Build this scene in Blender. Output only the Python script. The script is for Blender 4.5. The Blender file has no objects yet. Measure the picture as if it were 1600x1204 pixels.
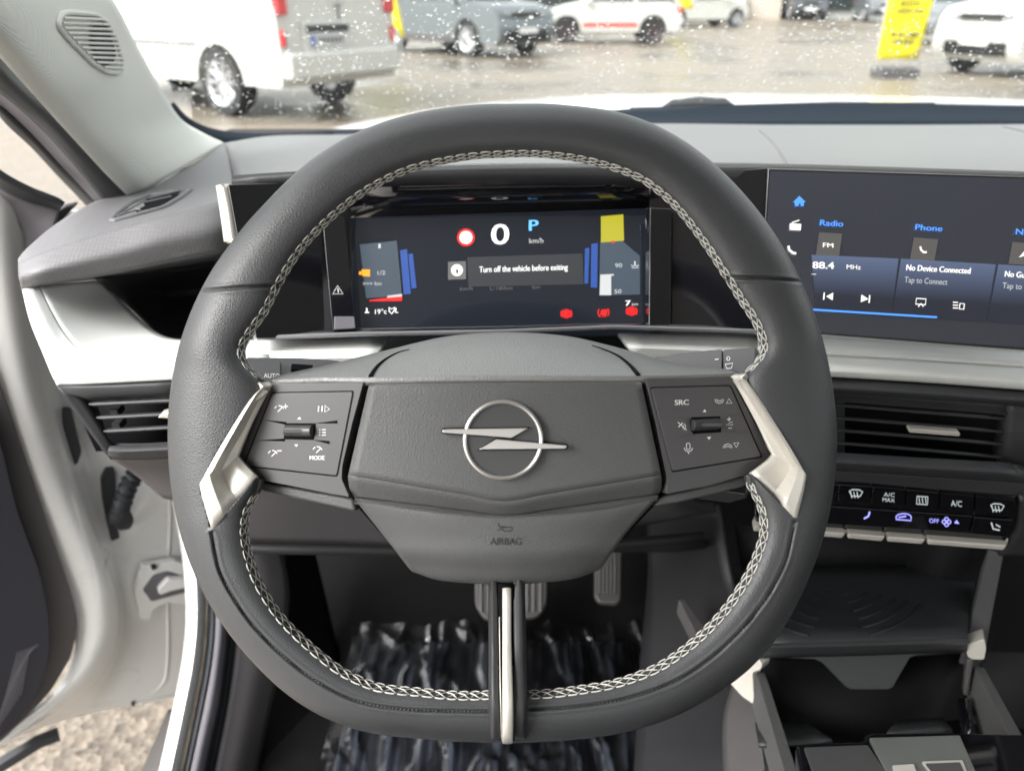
import bpy, math, random
import numpy as np
from mathutils import Vector, Matrix
from mathutils.bvhtree import BVHTree

random.seed(7)
SC = bpy.context.scene
COL = SC.collection
R = math.radians

# ------------------------------------------------------------------ camera, sky, sun, exposure
PITCH = R(26.4)
FPX = 1232.0
CAM = Vector((0, 0, 1.2))
FW = Vector((0, math.cos(PITCH), -math.sin(PITCH)))
UP = Vector((0, math.sin(PITCH), math.cos(PITCH)))
RT = Vector((1, 0, 0))
cam_d = bpy.data.cameras.new('camera')
cam_d.lens = FPX / 1600 * 36
cam_d.sensor_width = 36
cam_d.sensor_fit = 'HORIZONTAL'
cam_d.clip_start = 0.02
cam_d.clip_end = 500
cam_d.dof.use_dof = True
cam_d.dof.focus_distance = 0.48
cam_d.dof.aperture_fstop = 7.6
cam = bpy.data.objects.new('camera', cam_d)
cam.location = CAM
cam.rotation_euler = (math.pi / 2 - PITCH, 0, 0)
COL.objects.link(cam)
SC.camera = cam

W = bpy.data.worlds.new('World')
SC.world = W
W.use_nodes = True
nt = W.node_tree
sky = nt.nodes.new('ShaderNodeTexSky')
sky.sky_type = 'NISHITA'
sky.sun_disc = False
sky.sun_elevation = R(48)
sky.sun_rotation = R(238)
sky.dust_density = 6
sky.air_density = 1.5
hsv = nt.nodes.new('ShaderNodeHueSaturation')
hsv.inputs['Saturation'].default_value = 0.12
bg = nt.nodes['Background']
bg.inputs['Strength'].default_value = 0.15
nt.links.new(sky.outputs[0], hsv.inputs['Color'])
nt.links.new(hsv.outputs[0], bg.inputs['Color'])

sun_d = bpy.data.lights.new('sun', 'SUN')
sun_d.energy = 0.5
sun_d.angle = R(30)
sun_d.color = (1.0, 0.97, 0.92)
sun = bpy.data.objects.new('sun', sun_d)
sun.rotation_euler = (R(56), 0, R(-58))
COL.objects.link(sun)

SC.view_settings.view_transform = 'Standard'
SC.view_settings.look = 'None'
SC.view_settings.exposure = 1.85
SC.view_settings.gamma = 1
SC.cycles.max_bounces = 10
SC.cycles.diffuse_bounces = 5
SC.cycles.transparent_max_bounces = 16
SC.cycles.use_denoising = True
SC.cycles.sample_clamp_indirect = 6

# ------------------------------------------------------------------ helpers
def ray(px, py):
    return FW + RT * ((px - 800) / FPX) + UP * ((602 - py) / FPX)

def P(px, py, d):
    return CAM + ray(px, py) * d

def GP(px, py, z=0.0):
    r = ray(px, py)
    return CAM + r * ((z - CAM.z) / r.z)

class Plane:
    """a real plane in the car; pl(px, py, off) = the place on it seen at that spot, raised off metres"""
    def __init__(s, a=None, b=None, c=None, pts=None):
        if pts is None:
            pts = [P(*a), P(*b), P(*c)]
        s.o = pts[0]
        s.n = (pts[1] - pts[0]).cross(pts[2] - pts[0]).normalized()
        if s.n.dot(s.o - CAM) > 0:
            s.n = -s.n
    def __call__(s, px, py, off=0.0):
        r = ray(px, py)
        t = (s.o + s.n * off - CAM).dot(s.n) / r.dot(s.n)
        return CAM + r * t

def catmull(pts, n, closed=False):
    """sample n points per segment"""
    pts = [Vector(p) for p in pts]
    m = len(pts)
    out = []
    segs = m if closed else m - 1
    for i in range(segs):
        if closed:
            p0, p1, p2, p3 = pts[(i - 1) % m], pts[i], pts[(i + 1) % m], pts[(i + 2) % m]
        else:
            p1, p2 = pts[i], pts[i + 1]
            p0 = pts[i - 1] if i > 0 else p1 * 2 - p2
            p3 = pts[i + 2] if i + 2 < m else p2 * 2 - p1
        for k in range(n):
            t = k / n
            out.append(0.5 * ((2 * p1) + (p2 - p0) * t + (2 * p0 - 5 * p1 + 4 * p2 - p3) * t * t + (3 * p1 - p0 - 3 * p2 + p3) * t ** 3))
    if not closed:
        out.append(pts[-1])
    return out

def linear(pts, n):
    out = []
    for i in range(len(pts) - 1):
        for k in range(n):
            out.append(Vector(pts[i]).lerp(Vector(pts[i + 1]), k / n))
    out.append(Vector(pts[-1]))
    return out

class MB:
    def __init__(s):
        s.v = []
        s.f = []
        s.fm = []
        s.cur = 0
    def face(s, *idx):
        s.f.append(tuple(idx))
        s.fm.append(s.cur)
    def grid(s, rows, close_u=False, close_v=False, flip=False):
        b = len(s.v)
        nr, nc = len(rows), len(rows[0])
        for r in rows:
            s.v += [Vector(p) for p in r]
        for i in range(nr if close_u else nr - 1):
            for j in range(nc if close_v else nc - 1):
                i2, j2 = (i + 1) % nr, (j + 1) % nc
                q = (b + i * nc + j, b + i * nc + j2, b + i2 * nc + j2, b + i2 * nc + j)
                s.face(*(q[::-1] if flip else q))
        return s
    def prism(s, front, back):
        b = len(s.v)
        n = len(front)
        s.v += [Vector(p) for p in front] + [Vector(p) for p in back]
        s.face(*[b + i for i in range(n)])
        s.face(*[b + n + i for i in reversed(range(n))])
        for i in range(n):
            j = (i + 1) % n
            s.face(b + i, b + n + i, b + n + j, b + j)
        return s
    def sheet(s, pts):
        b = len(s.v)
        s.v += [Vector(p) for p in pts]
        s.face(*[b + i for i in range(len(pts))])
        return s
    def box(s, c, size, rot=None):
        c = Vector(c)
        hx, hy, hz = [k / 2 for k in size]
        rot = rot or Matrix.Identity(3)
        pts = [rot @ Vector((x, y, z)) + c for z in (-hz, hz) for x, y in ((-hx, -hy), (hx, -hy), (hx, hy), (-hx, hy))]
        b = len(s.v)
        s.v += pts
        for q in ((0, 3, 2, 1), (4, 5, 6, 7), (0, 1, 5, 4), (1, 2, 6, 5), (2, 3, 7, 6), (3, 0, 4, 7)):
            s.face(*[b + k for k in q])
        return s
    def tube(s, pts, r, n=8, closed=False, cap=True, flat=1.0, ref=None):
        pts = [Vector(p) for p in pts]
        m = len(pts)
        rows = []
        ref = Vector(ref) if ref is not None else None
        prev = None
        for i, p in enumerate(pts):
            if closed:
                t = pts[(i + 1) % m] - pts[(i - 1) % m]
            else:
                t = pts[min(i + 1, m - 1)] - pts[max(i - 1, 0)]
            t = t.normalized() if t.length > 1e-9 else Vector((1, 0, 0))
            if ref is not None:
                a = (ref - t * ref.dot(t)).normalized()
            elif prev is None:
                g = Vector((0, 0, 1)) if abs(t.z) < 0.9 else Vector((1, 0, 0))
                a = (g - t * g.dot(t)).normalized()
            else:
                a = (prev - t * prev.dot(t)).normalized()
            prev = a
            c = t.cross(a)
            rr = r[i] if isinstance(r, (list, tuple)) else r
            rows.append([p + a * (math.cos(2 * math.pi * k / n) * rr * flat) + c * (math.sin(2 * math.pi * k / n) * rr) for k in range(n)])
        b = len(s.v)
        s.grid(rows, close_u=closed, close_v=True)
        if cap and not closed:
            s.face(*[b + k for k in reversed(range(n))])
            s.face(*[b + (m - 1) * n + k for k in range(n)])
        return s
    def lathe(s, prof, c, axis, n=32, close=False):
        """prof: list of (radius, along axis)"""
        axis = Vector(axis).normalized()
        g = Vector((0, 0, 1)) if abs(axis.z) < 0.9 else Vector((1, 0, 0))
        a = (g - axis * g.dot(axis)).normalized()
        b_ = axis.cross(a)
        c = Vector(c)
        rows = [[c + axis * h + (a * math.cos(2 * math.pi * k / n) + b_ * math.sin(2 * math.pi * k / n)) * r for k in range(n)] for r, h in prof]
        s.grid(rows, close_u=close, close_v=True)
        return s
    def build(s, name, mat, parent=None, smooth=38, bevel=0, solid=0, bseg=2, offset=-1, sub=0):
        me = bpy.data.meshes.new(name)
        me.from_pydata([tuple(v) for v in s.v], [], s.f)
        mats = mat if isinstance(mat, (list, tuple)) else [mat]
        for m in mats:
            me.materials.append(m)
        if len(mats) > 1:
            me.polygons.foreach_set('material_index', s.fm)
        me.update()
        if smooth:
            me.polygons.foreach_set('use_smooth', [True] * len(me.polygons))
            me.set_sharp_from_angle(angle=R(smooth))
        o = bpy.data.objects.new(name, me)
        COL.objects.link(o)
        if parent:
            o.parent = parent
        if solid:
            m = o.modifiers.new('thick', 'SOLIDIFY')
            m.thickness = solid
            m.offset = offset
        if bevel:
            m = o.modifiers.new('bevel', 'BEVEL')
            m.width = bevel
            m.segments = bseg
            m.limit_method = 'ANGLE'
            m.angle_limit = R(35)
            m.harden_normals = True
        if sub:
            m = o.modifiers.new('sub', 'SUBSURF')
            m.levels = m.render_levels = sub
        return o

def tag(o, label=None, cat=None, group=None, kind=None):
    if label: o['label'] = label
    if cat: o['category'] = cat
    if group: o['group'] = group
    if kind: o['kind'] = kind
    return o

def thing(name, label, cat, loc=(0, 0, 0), group=None):
    """an Empty at the thing's base that parents its parts (parts carry the inverse so that they keep their places)"""
    o = bpy.data.objects.new(name, None)
    o.empty_display_size = 0.05
    o.location = loc
    COL.objects.link(o)
    return tag(o, label, cat, group)

def keep(root):
    """parts of this root were made in world space: hold them there"""
    inv = Matrix.Translation(-Vector(root.location))
    for o in list(COL.objects):
        if o.parent is root:
            o.matrix_parent_inverse = inv
    return root

def patch(rows, mat, name, parent=None, nu=6, nv=6, thick=0.003, smooth_u=True, smooth_v=True, bevel=0, smooth=40, off=None):
    """rows of places (px, py, depth) -> smooth surface with thickness, its back away from the viewer's side"""
    g = []
    rows3 = [[p if isinstance(p, Vector) else P(*p) for p in r] for r in rows]
    rr = [catmull(r, nv) if smooth_v else linear(r, nv) for r in rows3]
    cols = list(zip(*rr))
    cc = [catmull(c, nu) if smooth_u else linear(c, nu) for c in cols]
    g = [list(x) for x in zip(*cc)]
    i, j = len(g) // 2, len(g[0]) // 2
    i = min(i, len(g) - 2); j = min(j, len(g[0]) - 2)
    n = (g[i][j + 1] - g[i][j]).cross(g[i + 1][j] - g[i][j])
    flip = n.dot(g[i][j] - CAM) > 0
    m = MB()
    m.grid(g, flip=flip)
    return m.build(name, mat, parent, smooth=smooth, solid=thick, bevel=bevel)

def round_poly(pts, r, n=4):
    """2D polygon with its corners rounded by r pixels"""
    out = []
    m = len(pts)
    for i in range(m):
        p0, p1, p2 = [Vector((pts[k % m][0], pts[k % m][1])) for k in (i - 1, i, i + 1)]
        a, b = p0 - p1, p2 - p1
        rr = min(r, a.length * 0.45, b.length * 0.45)
        s, e = p1 + a.normalized() * rr, p1 + b.normalized() * rr
        for k in range(n + 1):
            t = k / n
            q = s * (1 - t) ** 2 + p1 * 2 * t * (1 - t) + e * t * t
            out.append((q.x, q.y))
    return out

def panel(outline, pl, th, mat, name, parent=None, bevel=0.0008, off=0.0, r=0, mb=None, bseg=2, smooth=38):
    pts = round_poly(outline, r) if r else outline
    area = sum(pts[i][0] * pts[(i + 1) % len(pts)][1] - pts[(i + 1) % len(pts)][0] * pts[i][1] for i in range(len(pts)))
    if area > 0:
        pts = pts[::-1]
    fr = [pl(x, y, off) for x, y in pts]
    bk = [p - pl.n * th for p in fr]
    m = mb or MB()
    m.prism(fr, bk)
    if mb is None:
        return m.build(name, mat, parent, bevel=bevel, bseg=bseg, smooth=smooth)

def stroke(mb, pts, w, pl, off=0.0003, closed=False):
    """flat inked line of width w drawn on a plane"""
    m = len(pts)
    pts = [Vector((p[0], p[1])) for p in pts]
    L, Rr = [], []
    for i in range(m):
        if closed:
            t = pts[(i + 1) % m] - pts[(i - 1) % m]
        else:
            t = pts[min(i + 1, m - 1)] - pts[max(i - 1, 0)]
        t = t.normalized() if t.length > 0 else Vector((1, 0))
        nn = Vector((-t.y, t.x)) * (w / 2)
        L.append(pl(pts[i].x + nn.x, pts[i].y + nn.y, off))
        Rr.append(pl(pts[i].x - nn.x, pts[i].y - nn.y, off))
    mb.grid([L, Rr], close_v=closed)

def fill(mb, pts, pl, off=0.0003):
    mb.sheet([pl(x, y, off) for x, y in pts])

def arc(cx, cy, r, a0, a1, n=14, ry=None):
    ry = ry or r
    return [(cx + r * math.cos(R(a0 + (a1 - a0) * k / n)), cy - ry * math.sin(R(a0 + (a1 - a0) * k / n))) for k in range(n + 1)]

def disc(cx, cy, r, n=24, ry=None):
    return arc(cx, cy, r, 0, 360 * (n - 1) / n, n - 1, ry)

_txt = {}
def glyphs(s):
    if s not in _txt:
        cu = bpy.data.curves.new('t', 'FONT')
        cu.body = s
        cu.resolution_u = 3
        o = bpy.data.objects.new('t', cu)
        COL.objects.link(o)
        dg = bpy.context.evaluated_depsgraph_get()
        me = o.evaluated_get(dg).to_mesh()
        V = [(v.co.x, v.co.y) for v in me.vertices]
        F = [tuple(p.vertices) for p in me.polygons]
        o.evaluated_get(dg).to_mesh_clear()
        bpy.data.objects.remove(o)
        bpy.data.curves.remove(cu)
        _txt[s] = (V, F)
    return _txt[s]

def text(mb, s, x0, y0, x1, y1, h, pl, off=0.0004, slant=0.0, bold=0.0):
    """s written from (x0,y0) to (x1,y1) along its baseline, letters h tall (capitals)"""
    V, F = glyphs(s)
    xa, xb = min(v[0] for v in V), max(v[0] for v in V)
    for dx in ((0,) if not bold else (-bold, 0, bold)):
        b = len(mb.v)
        for vx, vy in V:
            t = (vx - xa) / (xb - xa)
            hh = vy / 0.7 * h
            mb.v.append(pl(x0 + (x1 - x0) * t + slant * hh + dx, y0 + (y1 - y0) * t - hh, off + (0.00005 * (dx > 0)) - (0.00005 * (dx < 0))))
        for f in F:
            mb.face(*[b + k for k in f])

# ------------------------------------------------------------------ materials
def mat(name, col, rough=0.5, metal=0.0, bump=None, coat=0.0, spec=0.5, vary=0.08, vscale=12, emit=None, estr=1.0, sheen=0, wear=None, coat_rough=0.05):
    m = bpy.data.materials.new(name)
    m.use_nodes = True
    t = m.node_tree
    b = t.nodes['Principled BSDF']
    col = tuple(col) if isinstance(col, (tuple, list)) else (col, col, col)
    b.inputs['Roughness'].default_value = rough
    b.inputs['Metallic'].default_value = metal
    b.inputs['Coat Weight'].default_value = coat
    b.inputs['Coat Roughness'].default_value = coat_rough
    b.inputs['Specular IOR Level'].default_value = spec
    if sheen:
        b.inputs['Sheen Weight'].default_value = sheen
    tc = t.nodes.new('ShaderNodeTexCoord')
    if vary:
        n = t.nodes.new('ShaderNodeTexNoise')
        n.inputs['Scale'].default_value = vscale
        n.inputs['Detail'].default_value = 6
        n.inputs['Roughness'].default_value = 0.65
        t.links.new(tc.outputs['Object'], n.inputs['Vector'])
        mr = t.nodes.new('ShaderNodeMapRange')
        mr.inputs['To Min'].default_value = 1 - vary * 1.6
        mr.inputs['To Max'].default_value = 1 + vary * 1.6
        t.links.new(n.outputs['Fac'], mr.inputs['Value'])
        mx = t.nodes.new('ShaderNodeMix')
        mx.data_type = 'RGBA'
        mx.blend_type = 'MULTIPLY'
        mx.inputs['Factor'].default_value = 1
        mx.inputs[6].default_value = (*col, 1)
        t.links.new(mr.outputs[0], mx.inputs[7])
        t.links.new(mx.outputs[2], b.inputs['Base Color'])
        mr2 = t.nodes.new('ShaderNodeMapRange')
        mr2.inputs['To Min'].default_value = max(0.02, rough - 0.06)
        mr2.inputs['To Max'].default_value = min(1, rough + 0.08)
        t.links.new(n.outputs['Fac'], mr2.inputs['Value'])
        t.links.new(mr2.outputs[0], b.inputs['Roughness'])
    else:
        b.inputs['Base Color'].default_value = (*col, 1)
    if bump:
        kind, scale, strength = bump[:3]
        if kind == 'grain':
            tx = t.nodes.new('ShaderNodeTexVoronoi')
            tx.feature = 'DISTANCE_TO_EDGE'
            tx.inputs['Scale'].default_value = scale
            out = tx.outputs['Distance']
        elif kind == 'weave':
            tx = t.nodes.new('ShaderNodeTexWave')
            tx.inputs['Scale'].default_value = scale
            tx.inputs['Distortion'].default_value = 1.0
            out = tx.outputs['Fac']
        elif kind == 'dots':
            tx = t.nodes.new('ShaderNodeTexVoronoi')
            tx.feature = 'F1'
            tx.inputs['Randomness'].default_value = 0.15
            tx.inputs['Scale'].default_value = scale
            out = tx.outputs['Distance']
        else:
            tx = t.nodes.new('ShaderNodeTexNoise')
            tx.inputs['Scale'].default_value = scale
            tx.inputs['Detail'].default_value = 4
            out = tx.outputs['Fac']
        t.links.new(tc.outputs['Object'], tx.inputs['Vector'])
        bp = t.nodes.new('ShaderNodeBump')
        bp.inputs['Strength'].default_value = strength
        bp.inputs['Distance'].default_value = bump[3] if len(bump) > 3 else 0.0006
        t.links.new(out, bp.inputs['Height'])
        t.links.new(bp.outputs[0], b.inputs['Normal'])
        if coat:
            pass
    if emit:
        b.inputs['Emission Color'].default_value = (*emit, 1)
        b.inputs['Emission Strength'].default_value = estr
    return m

def emit_mat(name, col, s=1.0):
    s = s * 0.62
    m = mat(name, (0.01, 0.01, 0.01), 0.3, vary=0, emit=col, estr=s)
    return m

M = {}
M['leather'] = mat('leather', (0.043, 0.045, 0.048), 0.41, bump=('grain', 700, 0.30, 0.0007), spec=0.55, vary=0.16)
M['leather_low'] = mat('leather_smooth', (0.034, 0.035, 0.036), 0.46, bump=('grain', 1000, 0.25, 0.0005), spec=0.42)
M['pad'] = mat('pad_grain', (0.090, 0.092, 0.092), 0.46, bump=('grain', 680, 0.32, 0.0009), spec=0.4, vary=0.06)
M['plastic'] = mat('dark_plastic', (0.030, 0.031, 0.033), 0.42, bump=('noise', 1500, 0.12), spec=0.45)
M['plastic_grain'] = mat('grained_plastic', (0.034, 0.035, 0.038), 0.55, bump=('grain', 700, 0.4), spec=0.4)
M['plastic_warm'] = mat('grey_plastic', (0.070, 0.066, 0.068), 0.5, bump=('grain', 600, 0.3))
M['pad_lit'] = mat('pad_grain_lit', (0.20, 0.203, 0.198), 0.40, bump=('grain', 560, 0.5, 0.0008), spec=0.9, vary=0.06)  # pad grain again, paler and shinier to paint in light from above
M['switch'] = mat('switch_plastic', (0.060, 0.058, 0.060), 0.32, spec=0.5, vary=0.05)
M['gap'] = mat('gap_black', (0.004, 0.004, 0.005), 0.6, vary=0, spec=0.05)
M['gloss'] = mat('piano_black', (0.006, 0.006, 0.008), 0.06, coat=1, vary=0, spec=0.5)
M['black'] = mat('matt_black', (0.007, 0.007, 0.008), 0.6, spec=0.3, vary=0.05)
M['silver'] = mat('satin_silver', (0.60, 0.575, 0.52), 0.34, metal=0.25, vary=0.03, bump=('noise', 900, 0.05))
M['chrome'] = mat('badge_chrome', (0.62, 0.60, 0.58), 0.30, metal=0.8, vary=0.03)
M['thread'] = mat('pale_thread', (0.60, 0.59, 0.54), 0.7, vary=0.15, vscale=300)
M['dthread'] = mat('black_thread', (0.012, 0.012, 0.012), 0.6, vary=0)
M['ink'] = mat('white_ink', (0.75, 0.75, 0.75), 0.5, vary=0)
M['dash'] = mat('dash_top', (0.140, 0.144, 0.145), 0.48, bump=('grain', 600, 0.35), spec=0.5, vary=0.05, vscale=5)
M['brow'] = mat('dash_woven', (0.135, 0.133, 0.139), 0.5, bump=('dots', 330, 0.25, 0.0010), spec=0.45)
M['trim'] = mat('dash_pale_trim', (0.62, 0.63, 0.61), 0.42, bump=('noise', 900, 0.05), vary=0.03)
M['fabric'] = mat('pillar_fabric', (0.58, 0.59, 0.55), 0.85, bump=('weave', 500, 0.2), vary=0.03)
M['fabric_dirt'] = mat('headliner', (0.50, 0.51, 0.50), 0.9, bump=('noise', 500, 0.3), vary=0.03)
M['white'] = mat('white_paint', (0.80, 0.80, 0.78), 0.28, coat=0.8, vary=0.02)
M['cowl'] = mat('cowl_black', (0.010, 0.015, 0.022), 0.85, spec=0.1)
M['rubber'] = mat('rubber', (0.022, 0.024, 0.028), 0.55, bump=('noise', 300, 0.2))
M['rubber_grey'] = mat('grey_seal', (0.13, 0.125, 0.14), 0.6, bump=('noise', 200, 0.3))
M['carpet'] = mat('carpet', (0.006, 0.0058, 0.006), 0.95, bump=('noise', 900, 0.8, 0.003), spec=0.1, vary=0.25, vscale=60)
M['velcro'] = mat('textured_bar', (0.085, 0.085, 0.085), 0.8, bump=('grain', 700, 0.9, 0.001), vary=0.25, vscale=500)
M['pedal'] = mat('pedal_rubber', (0.05, 0.047, 0.047), 0.5)
M['tyre'] = mat('tyre', (0.022, 0.022, 0.023), 0.8)
M['alloy'] = mat('alloy', (0.55, 0.56, 0.58), 0.3, metal=0.8)
M['carglass'] = mat('car_window_glass', (0.03, 0.04, 0.042), 0.08, coat=0.6, vary=0)
M['redlamp'] = mat('red_lamp', (0.55, 0.02, 0.03), 0.2, coat=1, vary=0)
M['lamp'] = mat('head_lamp', (0.12, 0.13, 0.14), 0.15, coat=1, vary=0)
M['yellow'] = mat('yellow_cloth', (0.80, 0.70, 0.01), 0.7, vary=0.05, vscale=3)
M['yellow_ink'] = mat('faded_ink', (0.10, 0.09, 0.02), 0.7, vary=0.1)
M['orange'] = mat('orange_plastic', (0.7, 0.35, 0.05), 0.5)

def thin_glass():
    m = bpy.data.materials.new('clear_glass')
    m.use_nodes = True
    t = m.node_tree
    t.nodes.remove(t.nodes['Principled BSDF'])
    out = t.nodes['Material Output']
    tr = t.nodes.new('ShaderNodeBsdfTransparent')
    tr.inputs[0].default_value = (0.93, 0.96, 0.94, 1)
    gl = t.nodes.new('ShaderNodeBsdfGlossy')
    gl.inputs['Roughness'].default_value = 0.02
    fr = t.nodes.new('ShaderNodeFresnel')
    fr.inputs[0].default_value = 1.3
    mx = t.nodes.new('ShaderNodeMixShader')
    t.links.new(fr.outputs[0], mx.inputs[0])
    t.links.new(tr.outputs[0], mx.inputs[1])
    t.links.new(gl.outputs[0], mx.inputs[2])
    t.links.new(mx.outputs[0], out.inputs[0])
    return m
M['glass'] = thin_glass()

def water_mat():
    m = bpy.data.materials.new('rain_water')
    m.use_nodes = True
    b = m.node_tree.nodes['Principled BSDF']
    b.inputs['Base Color'].default_value = (1, 1, 1, 1)
    b.inputs['Transmission Weight'].default_value = 1
    b.inputs['IOR'].default_value = 1.33
    b.inputs['Roughness'].default_value = 0.02
    return m
M['water'] = water_mat()

def film_mat():
    m = bpy.data.materials.new('protective_film')
    m.use_nodes = True
    t = m.node_tree
    t.nodes.remove(t.nodes['Principled BSDF'])
    out = t.nodes['Material Output']
    tr = t.nodes.new('ShaderNodeBsdfTransparent')
    tr.inputs[0].default_value = (0.85, 0.87, 0.9, 1)
    gl = t.nodes.new('ShaderNodeBsdfGlossy')
    gl.inputs['Roughness'].default_value = 0.22
    tc = t.nodes.new('ShaderNodeTexCoord')
    n = t.nodes.new('ShaderNodeTexNoise')
    n.inputs['Scale'].default_value = 22
    n.inputs['Detail'].default_value = 2
    n.inputs['Distortion'].default_value = 0.8
    bp = t.nodes.new('ShaderNodeBump')
    bp.inputs['Strength'].default_value = 0.45
    bp.inputs['Distance'].default_value = 0.01
    t.links.new(tc.outputs['Object'], n.inputs['Vector'])
    t.links.new(n.outputs['Fac'], bp.inputs['Height'])
    t.links.new(bp.outputs[0], gl.inputs['Normal'])
    fr = t.nodes.new('ShaderNodeFresnel')
    fr.inputs[0].default_value = 1.6
    t.links.new(bp.outputs[0], fr.inputs['Normal'])
    mx = t.nodes.new('ShaderNodeMixShader')
    mp = t.nodes.new('ShaderNodeMapRange')
    mp.inputs['To Min'].default_value = 0.10
    t.links.new(fr.outputs[0], mp.inputs['Value'])
    t.links.new(mp.outputs[0], mx.inputs[0])
    t.links.new(tr.outputs[0], mx.inputs[1])
    t.links.new(gl.outputs[0], mx.inputs[2])
    t.links.new(mx.outputs[0], out.inputs[0])
    return m
M['film'] = film_mat()

def ground_mat():
    m = bpy.data.materials.new('yard_concrete')
    m.use_nodes = True
    t = m.node_tree
    b = t.nodes['Principled BSDF']
    tc = t.nodes.new('ShaderNodeTexCoord')
    v = t.nodes.new('ShaderNodeTexVoronoi')
    v.inputs['Scale'].default_value = 75
    t.links.new(tc.outputs['Object'], v.inputs['Vector'])
    cr = t.nodes.new('ShaderNodeValToRGB')
    e = cr.color_ramp.elements
    e[0].position = 0.0; e[0].color = (0.09, 0.078, 0.064, 1)
    e[1].position = 1.0; e[1].color = (0.30, 0.262, 0.215, 1)
    t.links.new(v.outputs['Color'], cr.inputs[0])
    n = t.nodes.new('ShaderNodeTexNoise')
    n.inputs['Scale'].default_value = 0.35
    n.inputs['Detail'].default_value = 7
    t.links.new(tc.outputs['Object'], n.inputs['Vector'])
    cr2 = t.nodes.new('ShaderNodeValToRGB')
    e = cr2.color_ramp.elements
    e[0].position = 0.35; e[0].color = (0.70, 0.66, 0.62, 1)
    e[1].position = 0.65; e[1].color = (1.1, 1.08, 1.03, 1)
    t.links.new(n.outputs['Fac'], cr2.inputs[0])
    mx = t.nodes.new('ShaderNodeMix')
    mx.data_type = 'RGBA'; mx.blend_type = 'MULTIPLY'
    mx.inputs['Factor'].default_value = 1
    t.links.new(cr.outputs[0], mx.inputs[6])
    t.links.new(cr2.outputs[0], mx.inputs[7])
    t.links.new(mx.outputs[2], b.inputs['Base Color'])
    mr = t.nodes.new('ShaderNodeMapRange')
    mr.inputs['From Min'].default_value = 0.4
    mr.inputs['From Max'].default_value = 0.65
    mr.inputs['To Min'].default_value = 0.16
    mr.inputs['To Max'].default_value = 0.6
    t.links.new(n.outputs['Fac'], mr.inputs['Value'])
    t.links.new(mr.outputs[0], b.inputs['Roughness'])
    bp = t.nodes.new('ShaderNodeBump')
    bp.inputs['Strength'].default_value = 0.5
    bp.inputs['Distance'].default_value = 0.006
    t.links.new(v.outputs['Distance'], bp.inputs['Height'])
    t.links.new(bp.outputs[0], b.inputs['Normal'])
    return m
M['ground'] = ground_mat()

# ------------------------------------------------------------------ the yard outside
g = MB()
g.sheet([(-250, -150, 0), (250, -150, 0), (250, 250, 0), (-250, 250, 0)])
tag(g.build('ground', M['ground'], smooth=0), kind='structure')

bw = mat('building_wall', (0.50, 0.44, 0.38), 0.8, vary=0.06, vscale=1)
bp_ = mat('building_pale', (0.55, 0.56, 0.54), 0.6, vary=0.06, vscale=1)
bld = thing('dealership_building', 'long pale low building across the yard with glazed front and beige pier', 'building', (4, 46, 0))
m = MB().box((4, 49, 2.6), (120, 6, 5.2)); m.build('wall', bp_, bld)
for k in range(16):
    x = -50 + k * 7.0
    if -2 < x < 30:
        MB().box((x + 3.2, 45.9, 1.9), (5.4, 0.12, 2.9)).build('window', M['carglass'], bld)
MB().box((13.1, 45.5, 2.4), (1.6, 0.8, 4.8)).build('pier', bw, bld)
MB().box((4, 48.4, 5.4), (122, 7.6, 0.35)).build('roof', bp_, bld)
keep(bld)

def wheel(root, x, y, r, w, alloy, sgn, hub=None, spokes=10):
    """wheel at local (x, y), axis along local y; sgn = outer side"""
    W_ = MB()
    prof = [(r * 0.68, -w / 2), (r * 0.95, -w / 2), (r, -w * 0.3), (r, w * 0.3), (r * 0.95, w / 2), (r * 0.68, w / 2)]
    W_.lathe(prof, (x, y, r), (0, sgn, 0), 32)
    wo = W_.build('wheel', M['tyre'], root)
    mb = MB()
    mb.lathe([(r * 0.70, w * 0.48), (r * 0.66, w * 0.40), (r * 0.60, w * 0.36), (r * 0.60, -w * 0.1), (0.01, -w * 0.1)], (x, y, r), (0, sgn, 0), 32)
    for k in range(spokes):
        a = 2 * math.pi * k / spokes
        c, s_ = math.cos(a), math.sin(a)
        p0 = Vector((x + c * r * 0.08, y + sgn * w * 0.34, r + s_ * r * 0.08))
        p1 = Vector((x + c * r * 0.66, y + sgn * w * 0.40, r + s_ * r * 0.66))
        mb.tube([p0, p1], [r * 0.085, r * 0.05], 5)
    mb.lathe([(0.01, w * 0.42), (r * 0.13, w * 0.4), (r * 0.15, w * 0.3)], (x, y, r), (0, sgn, 0), 16)
    ro = mb.build('rim', alloy, wo)
    return wo

def arch(cx, r, z0, n=10):
    a0 = math.asin(max(-1, min(1, (z0 - r) / (r * 1.13))))
    return [(cx - r * 1.13 * math.cos(a0 + (math.pi - 2 * a0) * k / n), r + r * 1.13 * math.sin(a0 + (math.pi - 2 * a0) * k / n)) for k in range(n + 1)]

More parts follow.
